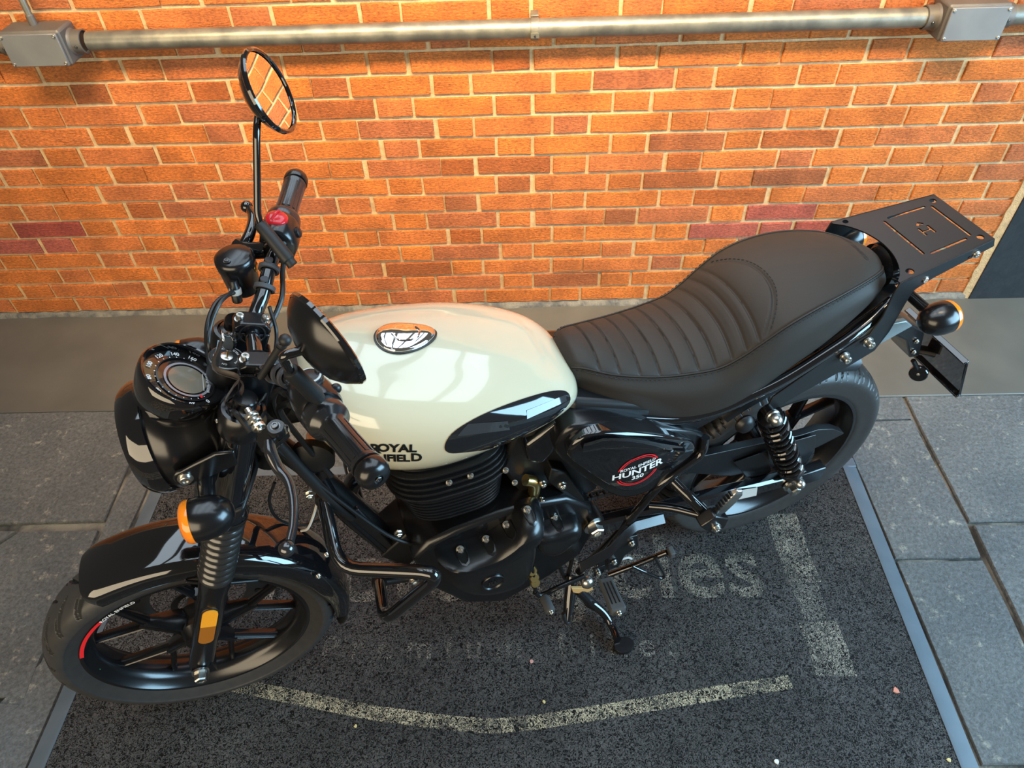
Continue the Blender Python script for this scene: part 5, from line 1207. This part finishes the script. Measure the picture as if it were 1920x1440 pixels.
g = G(); g.prism([(0.8076, -0.14, 0.1547), (0.8364, -0.14, 0.1354), (0.8616, -0.14, 0.1351), (0.8663, -0.14, 0.1096), (0.8441, -0.14, 0.1021), (0.813, -0.14, 0.1289)], (0, .008, 0)); obj('stand_plate', g, M['tan'], ss, bevel=.001)
# centre stand, folded up
cs = bar3('centre_stand', [(0.8224, -0.105, 0.1459), (0.804, -0.14, 0.1125), (0.7855, -0.176, 0.0725)], [.014, .014, .012], 'gloss')
g = G(); g.tube([(0.7744, -0.172, 0.1107), (0.7801, -0.182, 0.0771), (0.7921, -0.18, 0.0759), (0.7974, -0.176, 0.0875)], .005, 8); obj('stand_toe', g, M['darksteel'], cs)
arm = bar3('stand_lever', [(0.9242, -0.11, 0.0949), (0.9975, -0.125, 0.1354), (1.0567, -0.14, 0.1777)], .0075, 'gloss', cs)
a, b = V(*(1.0689, -0.135, 0.1355)), V(*(1.0561, -0.15, 0.2202)); g = G(); g.box((a + b) / 2 + V(.004, 0, 0), (.014, .034, .024), (V(1, 0, 0), (b - a).normalized(), V(1, 0, 0).cross((b - a).normalized()))); obj('lever_pad', g, M['pegrubber'], cs, bevel=.003)
bar3('stand_loop', [(0.9776, -0.125, 0.1317), (1.0119, -0.14, 0.1036), (1.0507, -0.15, 0.0686), (1.0595, -0.15, 0.0799), (1.0406, -0.145, 0.1326), (1.026, -0.14, 0.1703)], .0045, 'gloss', cs)
bar3('return_spring', [(0.9234, -0.12, 0.178), (0.9589, -0.12, 0.1771), (0.9734, -0.12, 0.163)], .003, 'label', cs)
bar3('stand_spring', [(0.7899, -0.09, 0.2138), (0.8107, -0.095, 0.1217), (0.8246, -0.09, 0.1714), (0.8303, -0.085, 0.2112)], .005, 'matte', cs)
# passenger footrest hanger
ph = bar3('passenger_hanger', [(1.0208, -0.14, 0.4977), (1.0399, -0.175, 0.4816), (1.0633, -0.205, 0.4562)], .0125, 'gloss')
bar3('hanger_brace', [(0.9759, -0.14, 0.4277), (1.0155, -0.165, 0.4351), (1.0595, -0.2, 0.4384)], .0105, 'gloss', ph)
c = V(*(1.0753, -0.215, 0.444)); g = G(); g.prism([c + V(-.038, .0, .016), c + V(-.008, 0, .040), c + V(.030, 0, .012), c + V(.026, 0, -.022), c + V(-.004, 0, -.030)], (0, -.026, 0)); obj('hanger_block', g, M['satin'], ph, bevel=.003)
bolt('hanger_bolt', c + V(.002, -.0262, -.006), (0, -1, 0), .0085, .008, ph, hexa=False)
a, b = V(*(1.0835, -0.225, 0.4669)), V(*(1.1164, -0.228, 0.5403)); d = (b - a).normalized(); _, u, w = frame(d, (0, -1, 0)); g = G(); rings = []
for q, k in ((0, .55), (.12, .9), (.5, 1), (.85, .95), (1, .5)): rings.append([a + (b - a) * q + (u * (x * .007) + w * (z * .014)) * k for x, z in ((-1, -1), (1, -1), (1, 1), (-1, 1))])
g.loft(rings); pg = obj('passenger_footrest', g, M['steel'], bike, bevel=.002)
for k in range(7):
    q = a + (b - a) * (.15 + k * .115); g = G(); g.box(q - w * .014, (.004, .012, .008), (d, u, w)); obj('footrest_tooth', g, M['satin'], pg)
pipe('passenger_hanger', [(1.02, .14, .50), (1.06, .175, .47), (1.09, .205, .44)], .0125)

# ---------------------------------------------------------------- tail
# rear mudguard under the seat, tail lamp
g = G(); rings = []
for k in range(17):
    a = math.radians(128 - 58 * k / 16); R = .352
    rings.append([V(RW.x + (R + h) * math.cos(a), y, RW.z + (R + h) * math.sin(a)) for y, h in ((-.080, -.03), (-.078, -.008), (-.055, .004), (0, .010), (.055, .004), (.078, -.008), (.080, -.03), (.074, -.03), (.05, -.002), (0, .004), (-.05, -.002), (-.074, -.03))])
g.loft(rings); obj('rear_mudguard', g, M['plastic'], bike, sharp=60)
for s in (-1, 1):
    g = G(); g.prism([V(*p) if s < 0 else V(p[0], -p[1], p[2]) for p in ((1.3387, -0.108, 0.6958), (1.3905, -0.108, 0.7706), (1.4426, -0.105, 0.7741), (1.5269, -0.098, 0.7558), (1.5537, -0.098, 0.7326), (1.4646, -0.105, 0.7078), (1.3746, -0.108, 0.6671))], (0, -s * .012, 0)); obj('tail_side', g, M['tailsheen'] if s < 0 else M['satin'], bike, bevel=.003)
g = G(); g.prism([V(1.33, -.085, .735), V(1.47, -.07, .80), V(1.53, -.05, .80), V(1.53, .05, .80), V(1.47, .07, .80), V(1.33, .085, .735)], (.01, 0, -.03)); obj('tail_tray', g, M['plastic'], bike, bevel=.004)
tl = V(1.520, 0, .832); g = G(); g.lathe([(.030, -.03), (.046, -.022), (.049, .0), (.049, .012), (.046, .014)], tl, (1, 0, .05), 36); tlo = obj('tail_lamp', g, M['gloss'], bike)
g = G(); g.lathe([(.046, .0135), (.043, .022), (.03, .028), (0, .030)], tl, (1, 0, .05), 36, caps=False); obj('lens', g, M['redlens'], tlo)
bolt('lamp_screw', tl + V(-.004, -.012, .050), (0, 0, 1), .003, .003, tlo, hexa=False)
for s in (-1, 1): indicator('rear_indicator', (1.545, s * .142, .792), s, (1, -.0, .03), .055, stalk_r=.011)
# number plate bracket
g = G(); pb = [(1.5487, -0.02, 0.6664), (1.621, -0.02, 0.6626), (1.7192, -0.02, 0.5952), (1.7468, -0.02, 0.5052), (1.7174, -0.02, 0.5081), (1.6746, -0.02, 0.5792)]
g.prism([V(*p) for p in pb], (0, .07, 0)); pbo = obj('plate_bracket', g, M['satin'], bike, bevel=.004)
for p in ((1.7037, -0.022, 0.5714), (1.7148, -0.022, 0.5325)): bolt('bracket_bolt', p, (0, -1, 0), .0045, .005, pbo, hexa=False)
pc = V(*(1.8156, -0.005, 0.4822)); pn = V(.93, 0, .36).normalized(); py = V(0, 1, 0); pz = pn.cross(py)
if pz.z < 0: pz = -pz
g = G(); g.box(pc, (.008, .20, .145), (pn, py, pz)); npl = obj('number_plate_holder', g, M['gloss'], bike, bevel=.004)
g = G()
for q in (.074, -.070): g = G(); g.box(pc - pn * .005 + pz * q, (.016, .20, .006), (pn, py, pz)); obj('holder_rim', g, M['gloss'], npl, bevel=.002)
g = G(); q0 = V(*(1.7721, 0.015, 0.4877)); g.tube([q0, q0.lerp(pc, .55), pc - pn * .003], .017, 10, 3, flat=.5, up=(0, 1, 0)); obj('plate_arm', g, M['satin'], pbo)
rc = V(*(1.7383, -0.045, 0.4731)); g = G(); g.lathe([(.019, -.006), (.021, -.004), (.021, .004), (.019, .006)], rc, (-.75, -.65, .15), 28); rf = obj('side_reflector', g, M['gloss'], bike)
g = G(); g.tube([rc + V(0, .004, .005), (1.7173, -0.03, 0.5104)], .006, 8, 1); obj('reflector_arm', g, M['satin'], rf)
bolt('reflector_screw', rc + V(-.0045, -.004, .001), (-.75, -.65, .15), .003, .002, rf, hexa=False)

# ---------------------------------------------------------------- luggage rack
RF_, RR_ = V(1.448, 0, .880), V(1.672, 0, .908)
rd = (RR_ - RF_).normalized(); rn = rd.cross(V(0, 1, 0)); rn = rn if rn.z > 0 else -rn; RL = (RR_ - RF_).length
def rk(q, y, h=0): return RF_ + rd * q + V(0, y, 0) + rn * h
def rw_(q): return .106 + (.083 - .106) * q / RL
# top plate with the slots, holes and maker's mark cut right through it
def plate_with_holes(outer, holes, th):
    cu = bpy.data.curves.new('cut', 'CURVE'); cu.dimensions = '2D'; cu.fill_mode = 'BOTH'; cu.extrude = th / 2
    for loop in [outer] + holes:
        sp_ = cu.splines.new('POLY'); sp_.points.add(len(loop) - 1); sp_.use_cyclic_u = True
        for p, (x, y) in zip(sp_.points, loop): p.co = (x, y, 0, 1)
    t = bpy.data.objects.new('cut', cu); COL.objects.link(t); dg = bpy.context.evaluated_depsgraph_get(); me = bpy.data.meshes.new_from_object(t.evaluated_get(dg)); bpy.data.objects.remove(t); me.materials.clear()
    return me
def slot(x0, y0, x1, y1, r=.0030):
    d = Vector((x1 - x0, y1 - y0)).normalized(); n = Vector((-d.y, d.x)); out = []
    for k in range(7): t = math.pi * k / 6 - math.pi / 2; out.append((x1 + r * (d.x * math.cos(t) + n.x * math.sin(t)), y1 + r * (d.y * math.cos(t) + n.y * math.sin(t))))
    for k in range(7): t = math.pi * k / 6 + math.pi / 2; out.append((x0 + r * (d.x * math.cos(t) + n.x * math.sin(t)), y0 + r * (d.y * math.cos(t) + n.y * math.sin(t))))
    return out
def hole(x, y, r): return [(x + r * math.cos(2 * math.pi * k / 16), y + r * math.sin(2 * math.pi * k / 16)) for k in range(16)]
front = [(.044 * (1 - (2 * k / 16 - 1) ** 2) ** .8, .098 * (1 - 2 * k / 16)) for k in range(17)]
outer_ = [(0, rw_(0))] + front + [(0, -rw_(0)), (RL, -rw_(RL)), (RL, rw_(RL))]
holes = [slot(.088, -.056, .088, .056), slot(.196, -.052, .196, .052), slot(.102, .062, .182, .058), slot(.102, -.062, .182, -.058), hole(.024, .092, .006), hole(.035, -.086, .008), hole(RL - .016, .066, .007), hole(RL - .018, -.066, .007)]
# letter H with two small waves above it
mk = [(-.009, -.0095), (-.009, -.006), (-.0015, -.006), (-.0015, .004), (-.009, .004), (-.009, .0075), (.009, .0075), (.009, .004), (.0015, .004), (.0015, -.006), (.009, -.006), (.009, -.0095)]
holes.append([(.140 + y * 1.5, -.004 - x * 1.35) for x, y in mk])
holes.append([(.134, .0135), (.139, .018), (.144, .0135), (.148, .017), (.139, .025), (.131, .017)])
me = plate_with_holes(outer_, holes, .003)
for v in me.vertices: p = rk(v.co.x, v.co.y, v.co.z); v.co = p
rack = link('luggage_rack', me, M['plastic'], bike); rack['label'] = 'flat black steel luggage rack with cut-out slots'
for s in (-1, 1):
    top = [rk(q, s * rw_(q), .0015) for q in (0, RL * .5, RL)]
    if s < 0: low = [(1.6797, -0.084, 0.891), (1.5442, -0.094, 0.8577), (1.4986, -0.1, 0.8437), (1.4864, -0.106, 0.8062), (1.4743, -0.112, 0.7556), (1.4568, -0.114, 0.7096), (1.3686, -0.116, 0.6677), (1.2727, -0.12, 0.633), (1.2434, -0.122, 0.6166), (1.222, -0.122, 0.6386), (1.2291, -0.12, 0.6615), (1.3437, -0.116, 0.7352), (1.4228, -0.113, 0.7617), (1.4382, -0.11, 0.8037), (1.4422, -0.107, 0.8578)]
    else: low = [V(p[0], -p[1], p[2]) for p in ((1.6797, -0.084, 0.891), (1.5442, -0.094, 0.8577), (1.4986, -0.1, 0.8437), (1.4864, -0.106, 0.8062), (1.4743, -0.112, 0.7556), (1.4568, -0.114, 0.7096), (1.3686, -0.116, 0.6677), (1.2727, -0.12, 0.633), (1.2434, -0.122, 0.6166), (1.222, -0.122, 0.6386), (1.2291, -0.12, 0.6615), (1.3437, -0.116, 0.7352), (1.4228, -0.113, 0.7617), (1.4382, -0.11, 0.8037), (1.4422, -0.107, 0.8578))]
    g = G(); P = [Vector(p) for p in top] + [Vector(p) for p in low]; g.prism(P, (0, -s * .004, 0)); ra = obj('rack_arm', g, M['plastic'], rack, bevel=.001)
    if s < 0:
        for p in ((1.5146, -0.0985, 0.8668), (1.6343, -0.0885, 0.887)): bolt('rack_bolt', p, (0, -1, 0), .0062, .005, rack, hexa=False)
        for p in ((1.5294, -0.0975, 0.8709), (1.6198, -0.0895, 0.884)): g = G(); g.lathe([(.0032, 0), (.0032, .0006)], p, (0, -1, 0), 12); obj('rack_hole', g, M['print'], ra)
        for p in ((1.4193, -0.1165, 0.7514), (1.3721, -0.1185, 0.7277)): bolt('rack_bolt', p, (0, -1, 0), .0085, .016, rack, hexa=False)
g = G(); g.lathe([(.020, 0), (.022, .006), (.018, .014), (.010, .018)], (1.1698, -0.125, 0.6125), (0, -1, .1), 24); obj('frame_plug', g, M['plastic'], bike)

# ================================================================= key in the lock, on its ring
key = empty('ignition_key', (0, 0, 0)); key.matrix_world = Matrix.Translation((-.708822, -1.384455, .0124)) @ Matrix.Rotation(math.radians(19.07963), 4, 'Z') @ Matrix.Rotation(.03, 4, 'X')
tag(key, 'ignition key with black bow standing in the lock, ring and leather strap hanging off', 'key')
IC = Vector(IC); kt = IC + FD * .0082
g = G(); g.box(kt + FD * .007, (.0075, .0022, .014), (ir, iu, FD)); obj('key_blade', g, M['brass'], key, bevel=.0004)
g = G(); P = [kt + FD * (.027 + .0165 * math.sin(t)) + (ir * .7 + iu * .7) * (.0125 * math.cos(t)) for t in (2 * math.pi * k / 24 for k in range(24))]; nn = (ir * .7 - iu * .7) * .007; g.prism([p - nn * .5 for p in P], nn); obj('key_bow', g, M['gloss'], key, bevel=.002)
g = G(); rc_ = kt + FD * .040; g.tube([rc_ + (ir * math.cos(t) + FD * math.sin(t) * .6 + iu * .2 * math.sin(t)) * .011 - ir * .006 + iu * .010 for t in (2 * math.pi * k / 24 for k in range(24))], .0011, 8, 1, closed=True); obj('key_ring', g, M['steel'], key)
loop_ = [rc_ - ir * .017 + iu * .014, V(.256, -.045, 1.022), (0.2863, -0.075, 1.0195), (0.2771, -0.08, 1.0092), (0.2617, -0.084, 0.9933), (0.2597, -0.086, 0.9848), (0.2691, -0.086, 0.9788), (0.2806, -0.08, 0.991), (0.2892, -0.078, 1.0127), V(.259, -.047, 1.016), rc_ - ir * .015 + iu * .014]
g = G(); g.tube(loop_, .0058, 8, 5, flat=.22, up=(0, 1, 0)); obj('key_strap', g, mat('brown_strap', (.045, .034, .026), .3), key)

# ================================================================= bits lying on the mat
def scrap(name, p, r, m, label, cat='petal'):
    p = Vector((p[0], p[1], MTOP + .0002)); g = G(); n = 9
    o0 = [p + V(r * math.cos(2 * math.pi * k / n) * random.uniform(.6, 1.1), r * math.sin(2 * math.pi * k / n) * random.uniform(.6, 1.1), 0) for k in range(n)]
    g.loft([o0, [q + V(0, 0, .0016) + (p - q) * .12 for q in o0]]); o = obj(name, g, m, sharp=60); tag(o, label, cat, 'scraps on the mat'); return o
ms = {k: mat('scrap_' + k, c, .7) for k, c in {'pink': (.62, .24, .16), 'yellow': (.62, .50, .22), 'white': (.7, .68, .62), 'rose': (.6, .30, .26)}.items()}
scrap('fallen_petal', (0.8527, -1.4474, 0.012), .0085, ms['pink'], 'salmon petal lying on the mat beside the right edging')
scrap('fallen_petal', (0.0027, -1.3678, 0.012), .0055, ms['rose'], 'small pale pink petal on the mat in front of the gear lever')
scrap('leaf_scrap', (-0.406, -1.5137, 0.012), .0045, ms['yellow'], 'tiny yellow scrap on the mat below the printed line near the front wheel', 'leaf')
scrap('leaf_scrap', (0.0295, -1.4643, 0.012), .004, ms['yellow'], 'tiny yellow scrap on the mat just above the printed line', 'leaf')
scrap('paper_scrap', (0.5377, -1.5975, 0.012), .0065, ms['white'], 'white paper scrap at the near edge of the mat', 'paper')
scrap('leaf_scrap', (0.9113, -1.5974, 0.012), .0055, ms['yellow'], 'yellowish leaf scrap on the mat close to the right edging at the near side', 'leaf')
